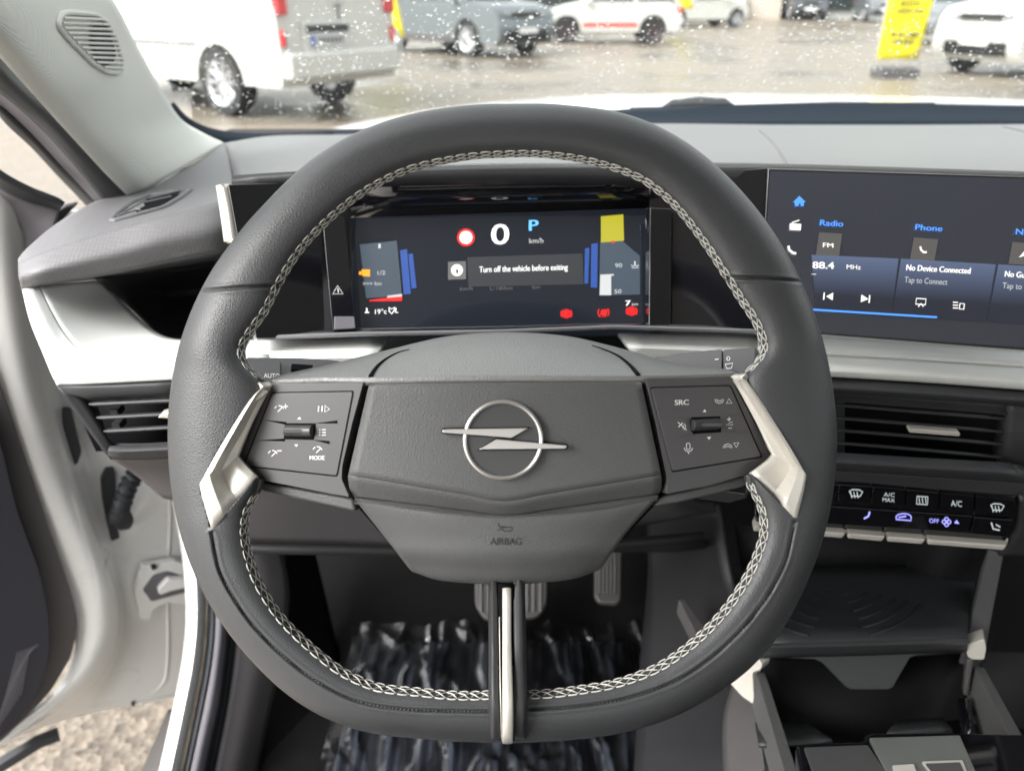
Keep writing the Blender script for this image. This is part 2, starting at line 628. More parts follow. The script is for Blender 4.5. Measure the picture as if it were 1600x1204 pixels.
def car(name, label, loc, head, paint, L=4.3, Wd=1.8, H=1.55, belt=0.95, wb=2.6, r=0.33, hood=1.05, clear=0.24, cat='car', stripe=None, alloy=None, spokes=10, cladding=None, group=None, hoodh=0.92, plate=True):
    """a car, front towards +x before turning; local z = 0 at the ground"""
    alloy = alloy or M['alloy']
    root = thing(name, label, cat, loc, group)
    root.rotation_euler = (0, 0, head)
    xf, xr = L / 2, -L / 2
    wf = wb / 2 + 0.06
    wr = -wb / 2 + 0.06
    z0 = clear
    prof = [(xr + 0.05, z0 + 0.08)]
    prof += arch(wr, r, z0 + 0.05)
    prof += arch(wf, r, z0 + 0.05)
    prof += [(xf - 0.12, z0), (xf - 0.01, z0 + 0.14), (xf, 0.55), (xf - 0.06, hoodh - 0.18), (xf - 0.2, hoodh - 0.06), (xf - hood * 0.6, hoodh + 0.02), (xf - hood, belt + 0.04),
             (0, belt + 0.02), (xr + 0.35, belt + 0.05), (xr + 0.08, belt + 0.02), (xr, belt - 0.15), (xr - 0.01, 0.5)]
    body = MB()
    def yw(x, z):
        e = abs(x) / (L / 2)
        return (Wd / 2) * (1 - 0.13 * max(0, e - 0.72) / 0.28) * (1 - 0.05 * max(0, (z - 0.6)) - 0.10 * max(0, 0.4 - z))
    rows = []
    for ky, kk in ((-1, 0.88), (-1, 0.975), (-1, 1.0), (1, 1.0), (1, 0.975), (1, 0.88)):
        pr = []
        for x, z in prof:
            sh = 0.0 if kk == 1.0 else (0.012 if kk == 0.975 else 0.03)
            top = z > belt - 0.1
            pr.append((x * (1 if kk > 0.9 else 0.995), ky * yw(x, z) * (kk if top else 1.0 * (0.5 + kk / 2)), z + (sh if top else 0) - 0.0))
        rows.append(pr)
    # outer side faces are the k = 1.0 loops; the shell runs over the top between them
    order = [rows[2], rows[1], rows[0], rows[5], rows[4], rows[3]]
    body.grid(order, close_v=True)
    b = len(body.v)
    n = len(prof)
    body.v += [Vector(p) for p in rows[2]]
    body.face(*[b + i for i in range(n)])
    b = len(body.v)
    body.v += [Vector(p) for p in rows[3]]
    body.face(*[b + i for i in reversed(range(n))])
    body.build('body', paint, root, smooth=50)
    MB().box((0, 0, 0.45), (L * 0.9, Wd * 0.72, 0.4)).build('underbody', M['black'], root)
    # cabin
    cb = MB()
    hb, ht = Wd / 2 * 0.93, Wd / 2 * 0.76
    bot = [(xf - hood - 0.02, belt), (xr + 0.12, belt)]
    tops = [(xf - hood - 0.62, H - 0.04), (xr + 0.42, H - 0.06)]
    q = [(bot[0][0], -hb, belt), (bot[0][0], hb, belt), (bot[1][0], hb, belt), (bot[1][0], -hb, belt)]
    p = [(tops[0][0], -ht, H - 0.04), (tops[0][0], ht, H - 0.04), (tops[1][0], ht, H - 0.06), (tops[1][0], -ht, H - 0.06)]
    cb.prism(p, q)
    cb.build('windows', M['carglass'], root, bevel=0.03)
    rf = MB()
    rf.prism([(tops[0][0] + 0.03, -ht - 0.02, H - 0.02), (tops[0][0] + 0.03, ht + 0.02, H - 0.02), (tops[1][0] - 0.1, ht + 0.02, H - 0.03), (tops[1][0] - 0.1, -ht - 0.02, H - 0.03)],
             [(tops[0][0] + 0.08, -ht - 0.04, H - 0.09), (tops[0][0] + 0.08, ht + 0.04, H - 0.09), (tops[1][0] - 0.15, ht + 0.04, H - 0.1), (tops[1][0] - 0.15, -ht - 0.04, H - 0.1)])
    rf.build('roof', paint, root, bevel=0.02)
    for s_ in (-1, 1):
        for fr, to in ((0, 0), (0.55, 0.5), (1, 1)):
            x0 = bot[0][0] * (1 - fr) + bot[1][0] * fr
            x1 = tops[0][0] * (1 - to) + tops[1][0] * to
            MB().tube([(x0, s_ * (hb + 0.005), belt), (x1, s_ * (ht + 0.005), H - 0.06)], 0.045, 6).build('pillar', paint, root)
    for x, in ((wf,), (wr,)):
        for s_ in (-1, 1):
            wheel(root, x, s_ * (Wd / 2 - 0.12), r, 0.22, alloy, s_, spokes=spokes)
    for s_ in (-1, 1):
        MB().prism([(xf - 0.02, s_ * Wd * 0.22, hoodh - 0.2), (xf - 0.05, s_ * Wd * 0.40, hoodh - 0.17), (xf - 0.30, s_ * Wd * 0.462, hoodh - 0.08), (xf - 0.12, s_ * Wd * 0.25, hoodh - 0.1)],
                   [(xf - 0.10, s_ * Wd * 0.22, hoodh - 0.24), (xf - 0.2, s_ * Wd * 0.38, hoodh - 0.24), (xf - 0.40, s_ * Wd * 0.40, hoodh - 0.14), (xf - 0.3, s_ * Wd * 0.25, hoodh - 0.15)]).build('headlight', M['lamp'], root, bevel=0.008)
        MB().box((xr + 0.04, s_ * Wd * 0.38, belt - 0.12), (0.14, 0.26, 0.16)).build('tail_light', M['redlamp'], root, bevel=0.02)
        MB().tube([(xf - hood - 0.1, s_ * (Wd / 2 - 0.04), belt + 0.05), (xf - hood - 0.12, s_ * (Wd / 2 + 0.12), belt + 0.1)], [0.03, 0.08], 8).build('mirror', paint, root)
    MB().box((xf - 0.03, 0, 0.42), (0.10, Wd * 0.62, 0.20)).build('lower_grille', M['black'], root, bevel=0.03)
    MB().box((xf - 0.05, 0, hoodh - 0.17), (0.10, Wd * 0.42, 0.09)).build('grille', M['gloss'], root, bevel=0.02)
    if plate:
        MB().box((xf + 0.03, 0, 0.52), (0.015, 0.52, 0.11)).build('number_plate', M['ink'], root)
    if cladding:
        for s_ in (-1, 1):
            MB().box((0, s_ * (Wd / 2 - 0.01), z0 + 0.1), (wb - r * 2.5, 0.05, 0.16)).build('sill_cladding', cladding, root, bevel=0.02)
    if stripe:
        for s_ in (-1, 1):
            MB().box((0.06, s_ * (Wd / 2 - 0.002), z0 + 0.22), (wb - r * 2.6, 0.03, 0.1)).build('side_stripe', stripe, root)
    return root

wp = mat('car_white', (0.52, 0.52, 0.49), 0.3, coat=0.7, vary=0.02)
sp = mat('car_silver', (0.16, 0.18, 0.19), 0.3, metal=0.5, coat=0.7, vary=0.03)
dp = mat('car_dark', (0.04, 0.045, 0.055), 0.3, coat=0.8, vary=0.03)
gp = mat('car_grey', (0.14, 0.15, 0.16), 0.3, coat=0.8, vary=0.03)
rp = mat('stripe_red', (0.7, 0.07, 0.06), 0.4, vary=0)
da = mat('dark_alloy', (0.10, 0.08, 0.085), 0.3, metal=0.6)

def gxy(px, py):
    q = GP(px, py)
    return (q.x, q.y, 0)

# white van, its rear quarter towards us
def van():
    hd = math.atan2(0.56, -0.83)
    c, s_ = math.cos(hd), math.sin(hd)
    near = Vector((-2.32, 8.45, 0))         # the rear corner nearest to us
    Wd, L, H = 1.74, 4.9, 1.98
    # local: x forward, y left; near corner = (-L/2, +Wd/2)
    org = near - Vector((c * -L / 2 - s_ * Wd / 2, s_ * -L / 2 + c * Wd / 2, 0))
    root = thing('white_van', 'white van parked at left with its rear doors and plate towards us', 'van', org)
    root.rotation_euler = (0, 0, hd)
    r = 0.345
    wr, wf = -L / 2 + 0.98, L / 2 - 0.95
    prof = [(-L / 2 + 0.02, 0.34)] + arch(wr, r, 0.34) + arch(wf, r, 0.34) + [(L / 2 - 0.1, 0.3), (L / 2, 0.55), (L / 2 - 0.08, 0.95), (L / 2 - 0.75, 1.15), (L / 2 - 1.5, H - 0.08), (L / 2 - 1.8, H), (-L / 2 + 0.3, H), (-L / 2 + 0.08, H - 0.12), (-L / 2, 1.0), (-L / 2 - 0.02, 0.6)]
    b = MB()
    def lp(k, inset):
        return [(x, k * (Wd / 2 - inset) * (1 - 0.07 * max(0, z - 1.0)), z) for x, z in prof]
    inner = lambda k: [(x * 0.992, k * (Wd / 2 - 0.06) * (1 - 0.07 * max(0, z - 1.0)), z * 0.992 + 0.006 if z > 0.6 else z) for x, z in prof]
    order = [lp(-1, 0.02), lp(1, 0.02)]
    b.grid(order, close_v=True)
    for k, rev in ((-1, False), (1, True)):
        i0 = len(b.v)
        b.v += [Vector(p) for p in lp(k, 0.02)]
        idx = [i0 + i for i in range(len(prof))]
        b.face(*(idx[::-1] if rev else idx))
    b.build('body', wp, root, smooth=30, bevel=0.03, bseg=3)
    MB().box((0, 0, 0.5), (L * 0.92, Wd * 0.7, 0.36)).build('underbody', M['black'], root)
    for x in (wr, wf):
        for k in (-1, 1):
            wheel(root, x, k * (Wd / 2 - 0.12), r, 0.22, M['alloy'], k, spokes=10)
    # bumper
    bm = MB()
    bm.prism([(-L / 2 - 0.12, -Wd / 2 + 0.06, 0.42), (-L / 2 - 0.12, Wd / 2 - 0.06, 0.42), (-L / 2 - 0.12, Wd / 2 - 0.06, 0.66), (-L / 2 - 0.12, -Wd / 2 + 0.06, 0.66)],
             [(-L / 2 + 0.25, -Wd / 2 - 0.005, 0.40), (-L / 2 + 0.25, Wd / 2 + 0.005, 0.40), (-L / 2 + 0.25, Wd / 2 + 0.005, 0.70), (-L / 2 + 0.25, -Wd / 2 - 0.005, 0.70)])
    bm.build('bumper', wp, root, bevel=0.03, bseg=3)
    for k in (-1, 1):
        MB().box((-L / 2 + 0.0, k * (Wd / 2 - 0.09), 1.22), (0.1, 0.13, 0.42)).build('tail_light', M['redlamp'], root, bevel=0.02)
        MB().box((-L / 2 - 0.02, k * (Wd / 2 - 0.07), 0.80), (0.06, 0.05, 0.15)).build('reflector', M['redlamp'], root, bevel=0.01)
        MB().tube([(-L / 2 - 0.06, k * 0.35, 1.2), (-L / 2 - 0.05, k * 0.42, 1.35)], 0.012, 5).build('wiper', M['rubber'], root)
    MB().box((-L / 2 - 0.012, 0.0, 1.55), (0.03, Wd * 0.78, 0.55)).build('rear_window', M['carglass'], root, bevel=0.02)
    MB().box((-L / 2 - 0.03, 0.22, 0.80), (0.05, 0.66, 0.30)).build('plate_recess', wp, root, bevel=0.02)
    pr = MB().box((-L / 2 - 0.052, 0.22, 0.88), (0.03, 0.60, 0.07)).build('door_handle', M['rubber'], root, bevel=0.01)
    pp = MB().box((-L / 2 - 0.066, 0.22, 0.77), (0.012, 0.52, 0.115)).build('number_plate', mat('plate_white', (0.5, 0.5, 0.52), 0.5), root)
    MB().box((-L / 2 - 0.075, 0.455, 0.77), (0.006, 0.04, 0.105)).build('country_band', mat('plate_blue', (0.03, 0.09, 0.4), 0.5), pp)
    q = MB()
    for k in range(7):
        q.box((-L / 2 - 0.075, 0.38 - k * 0.056, 0.77), (0.004, 0.03, 0.06))
    q.build('plate_characters', M['plastic_warm'], pp)
    MB().box((-L / 2 - 0.012, 0, 1.12), (0.02, 0.16, 0.05)).build('badge', M['alloy'], root, bevel=0.01)
    MB().box((-L / 2 - 0.014, 0, 1.0), (0.012, 0.012, 0.9)).build('door_gap', M['rubber_grey'], root)
    for k in (-1, 1):
        MB().box((0.1, k * (Wd / 2 - 0.015), 0.72), (2.5, 0.012, 0.03)).build('side_moulding', M['rubber_grey'], root)
van()

q = gxy(716, 82)
car('silver_suv', 'silver grey car parked beside the van, its bonnet towards the middle', q, math.atan2(-0.72, 0.69), sp, L=4.5, Wd=1.85, H=1.65, belt=1.0, r=0.35, hoodh=1.0, cladding=M['plastic_warm'])
q = gxy(950, 66)
car('white_hatchback', 'small white hatchback with red stripe along its sill and dark wheels', q, math.pi, wp, L=3.66, Wd=1.62, H=1.5, belt=0.95, wb=2.3, r=0.33, hoodh=0.9, stripe=rp, alloy=da, spokes=5)
q = gxy(1128, 30)
car('white_car', 'white car seen from its front in the far row', q, math.atan2(-1, -0.1), wp, H=1.5, hoodh=0.95)
q = gxy(1252, 31)
car('dark_car', 'dark car standing head on, second from the pier in the far row', q, math.atan2(-1, -0.15), dp, H=1.5, hoodh=0.95)
q = gxy(1368, 33)
car('dark_grey_car', 'dark grey car of the far row half behind the yellow flag', q, math.atan2(-1, -0.2), gp, H=1.5, hoodh=0.95)
q = gxy(1490, 66)
car('dark_estate', 'dark grey car between the yellow flag and white suv', q, math.atan2(-0.5, -0.85), gp, H=1.5)
q = gxy(1655, 112)
car('white_suv', 'white suv at right with black wheel arch, nose to the left', q, math.atan2(-0.38, -0.92), wp, L=4.4, Wd=1.84, H=1.66, belt=1.05, r=0.36, hoodh=1.05, cladding=M['black'])
q = gxy(1860, 175)
car('white_crossover', 'white crossover cut by the right edge, black grille in front', q, math.atan2(-0.72, -0.69), wp, L=4.3, Wd=1.84, H=1.62, belt=1.02, r=0.35, hoodh=1.02, cladding=M['black'])
q = gxy(1085, 42)
car('white_compact', 'white compact car just behind the hatchback with a yellow flag above', q, math.atan2(0.3, 0.95), wp, L=3.9, H=1.5, r=0.33)

def flag(name, label, base, top, w0, w1, lean, ink=True, weight=True, face=0.0, zlow=0.35):
    root = thing(name, label, 'flag', base, 'yellow advertising flags')
    base = Vector(base)
    cx = Vector((math.cos(face), math.sin(face), 0))
    n = 14
    rows = []
    for i in range(n + 1):
        z = zlow + (top - zlow) * i / n
        w = w0 + (w1 - w0) * min(1, i / n * 1.6)
        s0 = base + Vector((0, 0, z)) + cx * (lean * (z - zlow)) 
        wav = 0.035 * math.sin(i * 0.9)
        rows.append([s0 + cx * (w * (k / 6 - 0.5)) + Vector((0, wav * math.sin(k * 1.1) , 0)) for k in range(7)])
    m_ = MB(); m_.grid(rows)
    m_.build('cloth', M['yellow'], root, solid=0.004)
    MB().tube([base + Vector((0, 0, 0.1)) - cx * w0 / 2, base + Vector((0, 0, zlow)) - cx * (w0 / 2 + 0.02), base + Vector((0, 0, top)) + cx * (lean * (top - zlow) - w1 / 2 - 0.02)], 0.018, 8).build('pole', M['alloy'], root)
    if weight:
        MB().box(base + Vector((0, 0, 0.07)), (w0 * 0.95, 0.4, 0.19)).build('foot_weight', M['plastic_warm'], root, bevel=0.03)
    if ink:
        m_ = MB()
        for i in range(9):
            z = zlow + 0.26 + i * 0.105 + (0.22 if i > 1 else 0)
            ww = w0 * (0.62 if i % 3 else 0.5)
            c_ = base + Vector((0, -0.07, z)) + cx * (lean * (z - zlow))
            x = -ww / 2
            while x < ww / 2:
                l_ = random.uniform(0.03, 0.07)
                m_.box(c_ + cx * x, (l_, 0.004, 0.045 if i > 1 else 0.07))
                x += l_ + 0.015
        m_.build('lettering', M['yellow_ink'], root)
    return keep(root)
q = gxy(1396, 122)
flag('banner_flag', 'tall yellow banner flag with rows of small dark lettering on grey foot', q, 2.6, 0.66, 0.70, 0.03, zlow=0.27)
q = gxy(664, 88)
flag('feather_flag', 'yellow pointed feather flag between white van and silver car', (q[0], q[1] - 3.5, 0), 3.2, 0.06, 0.9, -0.42, ink=False, weight=False, zlow=0.52)
q = gxy(1062, 52)
flag('feather_flag', 'yellow flag behind the tail of the striped hatchback', (q[0], q[1] - 0.6, 0), 3.0, 0.5, 0.9, -0.35, ink=False, weight=False, zlow=0.75)

# ------------------------------------------------------------------ car body (shell, windscreen, bonnet, sill ...)
body = thing('car_body', 'white car body around the cabin with pale pillar cover, windscreen and bonnet', 'car', (0.35, 0.9, 0.2))
# windscreen: a raked plane
WS = Plane(pts=[Vector((0, 1.13, 1.035)), Vector((1, 1.13, 1.035)), Vector((0, 0.38, 1.455))])
def ws_world(x, s, off=0.0):
    """point on the windscreen: x across, s from base (0) to header (1)"""
    return Vector((x, 1.13 - 0.75 * s, 1.035 + 0.42 * s)) + WS.n * off
m = MB()
rows = []
for i in range(9):
    s = i / 8
    rows.append([ws_world(-0.55 + 0.10 * s + (1.75 - 0.2 * s) * k / 16, s, -0.012 * math.sin(math.pi * k / 16)) for k in range(17)])
m.grid(rows)
m.build('windscreen', M['glass'], body)

# black band and cowl at the foot of the windscreen
rows = []
def cowl_y(px):   # the band's top edge in the view
    pts = [(300, 205), (400, 207), (520, 204), (700, 195), (900, 178), (1000, 168), (1200, 163), (1400, 161), (1600, 165), (1750, 170)]
    return float(np.interp(px, [p[0] for p in pts], [p[1] for p in pts]))
def cowl_b(px):
    pts = [(300, 206), (345, 222), (420, 215), (520, 206), (700, 200), (900, 190), (1000, 186), (1200, 183), (1400, 182), (1600, 182), (1750, 183)]
    return float(np.interp(px, [p[0] for p in pts], [p[1] for p in pts])) + 8
xs = [300 + 50 * k for k in range(30)]
patch([[(x, cowl_y(x), 1.155) for x in xs], [(x, (cowl_y(x) + cowl_b(x)) / 2, 1.13) for x in xs], [(x, cowl_b(x) + 4, 1.06) for x in xs]], M['cowl'], 'cowl', body, nu=3, nv=1, thick=0.004)
# left lower corner of the glass: dark border sweeping up the pillar
cor = [(272, 160, 0.99), (288, 178, 1.0), (305, 190, 1.02), (330, 200, 1.04), (370, 207, 1.07), (420, 208, 1.10), (520, 205, 1.12)]
cor2 = [(262, 166, 0.97), (280, 186, 0.98), (300, 205, 1.0), (335, 222, 1.02), (370, 224, 1.04), (420, 222, 1.06), (520, 216, 1.09)]
patch([cor, cor2], M['cowl'], 'glass_border', body, nu=2, nv=4, thick=0.003)

# bonnet beyond the glass
rows = []
for y, z in ((1.20, 1.0), (1.35, 1.022), (1.6, 1.024), (1.85, 1.003), (2.05, 0.970), (2.2, 0.88), (2.28, 0.7), (2.3, 0.4)):
    rows.append([Vector((-0.62 + 1.96 * k / 14, y - 0.10 * abs(k / 7 - 1) ** 2.5, z - (0.115 if k < 7 else 0.014) * abs(k / 7 - 1) ** 2.2)) for k in range(15)])
m = MB(); m.grid(rows)
m.build('bonnet', M['white'], body, solid=0.004)

# pillar cover, pale fabric
colr = [(120, -60), (176, 0), (216, 75), (250, 135), (282, 185), (318, 208), (352, 224)]
coll = [(-120, -30), (-40, 48), (45, 140), (85, 185), (128, 232), (165, 272), (205, 312)]
dr = [0.66, 0.72, 0.80, 0.87, 0.95, 1.0, 1.03]
dl = [0.46, 0.50, 0.56, 0.62, 0.68, 0.74, 0.80]
rows = []
for (xr_, yr_), (xl_, yl_), a, b in zip(colr, coll, dr, dl):
    r_ = []
    for k in range(7):
        t = k / 6
        x, y = xl_ + (xr_ - xl_) * t, yl_ + (yr_ - yl_) * t
        d = b + (a - b) * t ** 1.25 - 0.035 * math.sin(math.pi * t) ** 0.8
        r_.append((x, y, d))
    rows.append(r_)
pil = patch(rows, M['fabric'], 'pillar_cover', body, nu=6, nv=4, thick=0.004)
dg = bpy.context.evaluated_depsgraph_get()
def bvh_of(o):
    me = o.data
    return BVHTree.FromPolygons([v.co.copy() for v in me.vertices], [tuple(p.vertices) for p in me.polygons])
pb = bvh_of(pil)
def drop(bv, px, py, lift=0.0):
    h = bv.ray_cast(CAM, ray(px, py).normalized())
    if h[0] is None:
        return None
    n = h[1] if h[1].dot(ray(px, py)) < 0 else -h[1]
    return h[0] + n * lift
# demist outlet with slats in the pillar cover
out_l = [(91, 28), (95, 22), (108, 20), (148, 23), (165, 35), (180, 65), (190, 100), (188, 110), (180, 114), (163, 112), (140, 97), (105, 62), (88, 42)]
ol = round_poly(out_l, 6)
ring = [drop(pb, x, y, 0.001) for x, y in ol]
gr = MB()
gr.tube(ring, 0.0022, 8, closed=True)
go = gr.build('air_outlet', M['fabric'], body)
dark = [(140, 36), (160, 37), (172, 60), (178, 85), (173, 100), (155, 104), (146, 90), (138, 68)]
hole = MB(); hole.sheet([drop(pb, x, y, 0.0022) for x, y in round_poly(dark, 8)]); hole.build('outlet_shade', M['black'], go)  # black sheet laid on the cover paints the shaded opening
def x_range(poly, y):
    xs_ = []
    for i in range(len(poly)):
        (x0, y0), (x1, y1) = poly[i], poly[(i + 1) % len(poly)]
        if (y0 - y) * (y1 - y) < 0:
            xs_.append(x0 + (x1 - x0) * (y - y0) / (y1 - y0))
    return (min(xs_), max(xs_)) if len(xs_) >= 2 else None
for k in range(11):
    y = 30 + k * 7.6
    xr_ = x_range(ol, y)
    if xr_:
        x0, x1 = xr_[0] + 2, xr_[1] - 2
        pts = [drop(pb, x0 + (x1 - x0) * j / 8, y + 1.5 * (j / 8 - 0.5), 0.0036) for j in range(9)]
        s_ = MB().tube(pts, 0.0007, 6, flat=1.4); s_.build('slat', M['fabric'], go)

# seals and outer pillar left of the cover
def band(c0, c1, mt, name, parent, th=0.004, bulge=0.0, nseg=4):
    mid = [((a[0] + b[0]) / 2, (a[1] + b[1]) / 2, (a[2] + b[2]) / 2 - bulge) for a, b in zip(c0, c1)]
    return patch([c0, mid, c1], mt, name, parent, nu=4, nv=nseg, thick=th)
A0 = [(-90, 0, 0.50), (-10, 76, 0.54), (40, 132, 0.58), (90, 188, 0.64), (135, 238, 0.70), (175, 280, 0.76), (204, 306, 0.80)]
A1 = [(-120, 30, 0.53), (-20, 128, 0.57), (20, 160, 0.60), (60, 195, 0.66), (105, 243, 0.72), (140, 285, 0.78), (165, 318, 0.82)]
A2 = [(-120, 55, 0.57), (-20, 150, 0.62), (10, 172, 0.66), (55, 215, 0.72), (95, 258, 0.78), (125, 290, 0.83), (148, 315, 0.86)]
A3 = [(-120, 75, 0.60), (-20, 160, 0.66), (10, 195, 0.70), (50, 232, 0.76), (85, 270, 0.82), (112, 298, 0.87), (138, 325, 0.90)]
band(A0, A1, M['rubber'], 'door_seal', body, bulge=0.012)
band(A1, A2, M['rubber_grey'], 'pillar_edge', body, bulge=-0.004)
band(A2, A3, M['rubber'], 'outer_seal', body, bulge=0.01)

# roof, rear, sides: unseen cabin shell, added and shaped for the light inside
rf = MB()
rows = []
for y, z in ((0.42, 1.44), (0.30, 1.50), (0.0, 1.55), (-0.6, 1.57), (-1.05, 1.56), (-1.3, 1.52)):
    rows.append([Vector((-0.50 + 1.68 * k / 8, y, z - 0.06 * abs(k / 4 - 1) ** 3)) for k in range(9)])
rf.grid(rows)
rf.build('roof_lining', M['fabric_dirt'], body, solid=0.03, offset=0)
m = MB()
m.box((0.36, -2.1, 0.62), (1.7, 0.06, 0.6)); m.build('rear_wall', M['black'], body)
m = MB().box((1.2, -0.3, 0.66), (0.05, 2.4, 0.72)); m.build('side_wall', M['plastic_warm'], body)
m = MB().box((-0.52, -1.5, 0.66), (0.05, 1.2, 0.72)); m.build('rear_door_wall', M['plastic_warm'], body)
for x, y in ((1.19, -0.35), (-0.52, -0.62), (1.15, -1.6), (-0.5, -1.7)):
    MB().box((x, y, 1.25), (0.05, 0.12, 0.6)).build('window_pillar', M['fabric_dirt'], body)
m = MB(); m.tube([(1.12, 1.0, 1.0), (1.14, 0.6, 1.28), (1.13, 0.30, 1.47)], 0.05, 8); m.build('right_pillar', M['fabric_dirt'], body)
m = MB(); m.tube([ (-0.44, 0.34, 1.46), (-0.50, 0.10, 1.50), (-0.52, -0.6, 1.52), (-0.5, -1.7, 1.44)], 0.035, 8); m.build('roof_rail', M['fabric_dirt'], body)

# floor and firewall carpets
m = MB()
rows = []
for y, z in ((-1.6, 0.32), (0.1, 0.32), (0.95, 0.32), (1.08, 0.36), (1.30, 0.56), (1.36, 0.95)):
    rows.append([Vector((-0.36 + 1.54 * k / 12, y, z)) for k in range(13)])
m.grid(rows); m.build('carpet', M['carpet'], body, solid=0.02)
# a dark bulkhead above the feet closes the footwell
m = MB().box((0.38, 1.2, 0.80), (1.6, 0.04, 0.44)); m.build('bulkhead', M['black'], body)

# sill side: white pillar foot, seal, black rubber, grey kick panel (from outside in)
ys = [700, 780, 860, 920, 980, 1040, 1100, 1160, 1240]
def dsill(y): return float(np.interp(y, [700, 900, 1204, 1240], [1.02, 1.0, 0.92, 0.90]))
xw0 = [250, 268, 283, 289, 290, 283, 271, 258, 240]
xw1 = [300, 312, 322, 325, 324, 318, 307, 295, 278]
xs1 = [306, 318, 330, 336, 337, 331, 320, 307, 290]
xs2 = [322, 334, 346, 353, 355, 349, 341, 328, 312]
xs3 = [340, 350, 362, 370, 371, 366, 357, 346, 330]
xs4 = [400, 410, 440, 452, 448, 438, 425, 412, 396]
mk = lambda xs_, dd: [(x, y, dsill(y) + dd) for x, y in zip(xs_, ys)]
band(mk(xw0, 0.0), mk(xw1, 0.02), M['white'], 'sill', body, bulge=0.02, th=0.01)
band(mk(xw1, 0.012), mk(xs1, 0.0), M['rubber'], 'sill_seal', body, bulge=0.008)
band(mk(xs1, 0.0), mk(xs2, 0.012), M['rubber_grey'], 'sill_lip', body, bulge=0.004)
band(mk(xs2, 0.012), mk(xs3, 0.03), M['rubber'], 'inner_seal', body, bulge=-0.012)
band(mk(xs3, 0.03), mk(xs4, 0.08), M['plastic_warm'], 'kick_panel', body, bulge=0.01, th=0.006)
# underside strip below the sill, outside
band([(262, 1108, 1.10), (245, 1150, 1.10), (215, 1215, 1.10)], [(300, 1100, 1.0), (262, 1160, 1.0), (244, 1215, 1.0)], M['plastic_warm'], 'sill_underside', body)
# footrest wedge and side carpet
patch([[(448, 850, 1.16), (440, 960, 1.12), (410, 1080, 1.06), (380, 1220, 0.98)], [(490, 850, 1.24), (520, 980, 1.2), (540, 1090, 1.12), (470, 1220, 1.03)]], M['carpet'], 'side_carpet', body, thick=0.01)
patch([[(560, 880, 1.32), (700, 880, 1.34)], [(560, 1000, 1.24), (640, 1010, 1.25)], [(600, 1045, 1.17), (640, 1045, 1.18)]], M['carpet'], 'footrest', body, thick=0.03, smooth_u=False)
keep(body)

# wiper
wi = thing('windscreen_wiper', 'black wiper arm lying at the foot of the windscreen', 'wiper', P(1090, 165, 1.2))
MB().tube([P(1035, 168, 1.19), P(1050, 162, 1.19), P(1090, 160, 1.195), P(1132, 161, 1.2), P(1146, 166, 1.2)], [0.002, 0.006, 0.008, 0.007, 0.003], 8).build('arm_cap', M['rubber'], wi)
MB().tube([P(985, 170, 1.19), P(1300, 161.5, 1.21), P(1460, 162.5, 1.21)], 0.0022, 6).build('blade', M['rubber'], wi)
keep(wi)

# rain on the glass
def drops():
    m_ = MB()
    rnd = random.Random(3)
    cand = []
    n = 0
    while n < 4400:
        px = rnd.uniform(180, 1640)
        py = rnd.uniform(-15, 200)
        if py > cowl_y(px) - 6 or (px < 380 and px < 180 + (py + 5) * 0.62 + 8):
            continue
        w = 1.0 if py > 40 else 0.55
        if rnd.random() > w:
            continue
        n += 1
        size = rnd.choice([0.0005, 0.0006, 0.0006, 0.0008, 0.0010, 0.0013]) * rnd.uniform(0.8, 1.4)
        if rnd.random() < 0.04:
            size *= 1.5
        c = WS(px, py, 0.0)
        c = c - WS.n * 0.012 * 0 
        out = -WS.n if WS.n.dot(Vector((0, 1, 0))) < 0 else WS.n     # towards the outside
        a = Vector((1, 0, 0)); b = out.cross(a).normalized()
        el = rnd.uniform(0.9, 1.25)
        rows = []
        ph = rnd.uniform(0, 3)
        for h, rr in ((0.0, 1.0), (0.28, 0.85), (0.44, 0.5)):
            rows.append([c + out * (h * size + 0.0004) + a * (rr * size * math.cos(t) * (1 + 0.12 * math.sin(2 * t + ph))) + b * (rr * size * el * math.sin(t) * (1 + 0.1 * math.cos(3 * t + ph))) for t in [2 * math.pi * k / 8 for k in range(8)]])
        b0 = len(m_.v)
        m_.grid(rows, close_v=True)
        m_.v.append(c + out * (0.50 * size + 0.0004))
        top = len(m_.v) - 1
        for k in range(8):
            m_.face(b0 + 16 + k, b0 + 16 + (k + 1) % 8, top)
        m_.face(*[b0 + k for k in reversed(range(8))])
    o = m_.build('raindrops', M['water'])
    tag(o, kind='stuff')
    o['label'] = 'fine raindrops spread over the windscreen'
drops()

# ------------------------------------------------------------------ driver's door, standing open
HX = Vector((-0.42, 0.90, 0)); HB = Vector((-0.75, 0.68, 0))
DP = Plane(pts=[HX, HB, HX + Vector((0, 0, 1))])
door = thing('driver_door', "white driver's door standing open at left with dark inner card", 'car door', (HX.x, HX.y, 0.3))
cA = [(-90, 260), (-70, 400), (-40, 560), (15, 740), (72, 870), (112, 960), (112, 1030), (66, 1100), (-60, 1185)]
cB = [(-10, 300), (2, 430), (28, 590), (72, 740), (122, 850), (152, 935), (148, 1010), (105, 1075), (-30, 1175)]
cB2 = [(30, 310), (36, 440), (62, 600), (104, 735), (150, 850), (180, 940), (172, 1015), (125, 1082), (0, 1165)]
cC = [(60, 320), (60, 450), (85, 600), (122, 730), (162, 850), (190, 942), (184, 1015), (138, 1085), (30, 1150)]
cD = [(100, 330), (90, 450), (112, 600), (150, 730), (185, 850), (206, 942), (203, 1015), (165, 1088), (110, 1122)]
cE = [(180, 330), (190, 450), (215, 600), (235, 730), (250, 850), (262, 942), (262, 1015), (235, 1070), (190, 1104)]
cF = [(340, 330), (345, 450), (345, 600), (350, 730), (350, 850), (345, 942), (330, 1015), (315, 1062), (290, 1085)]
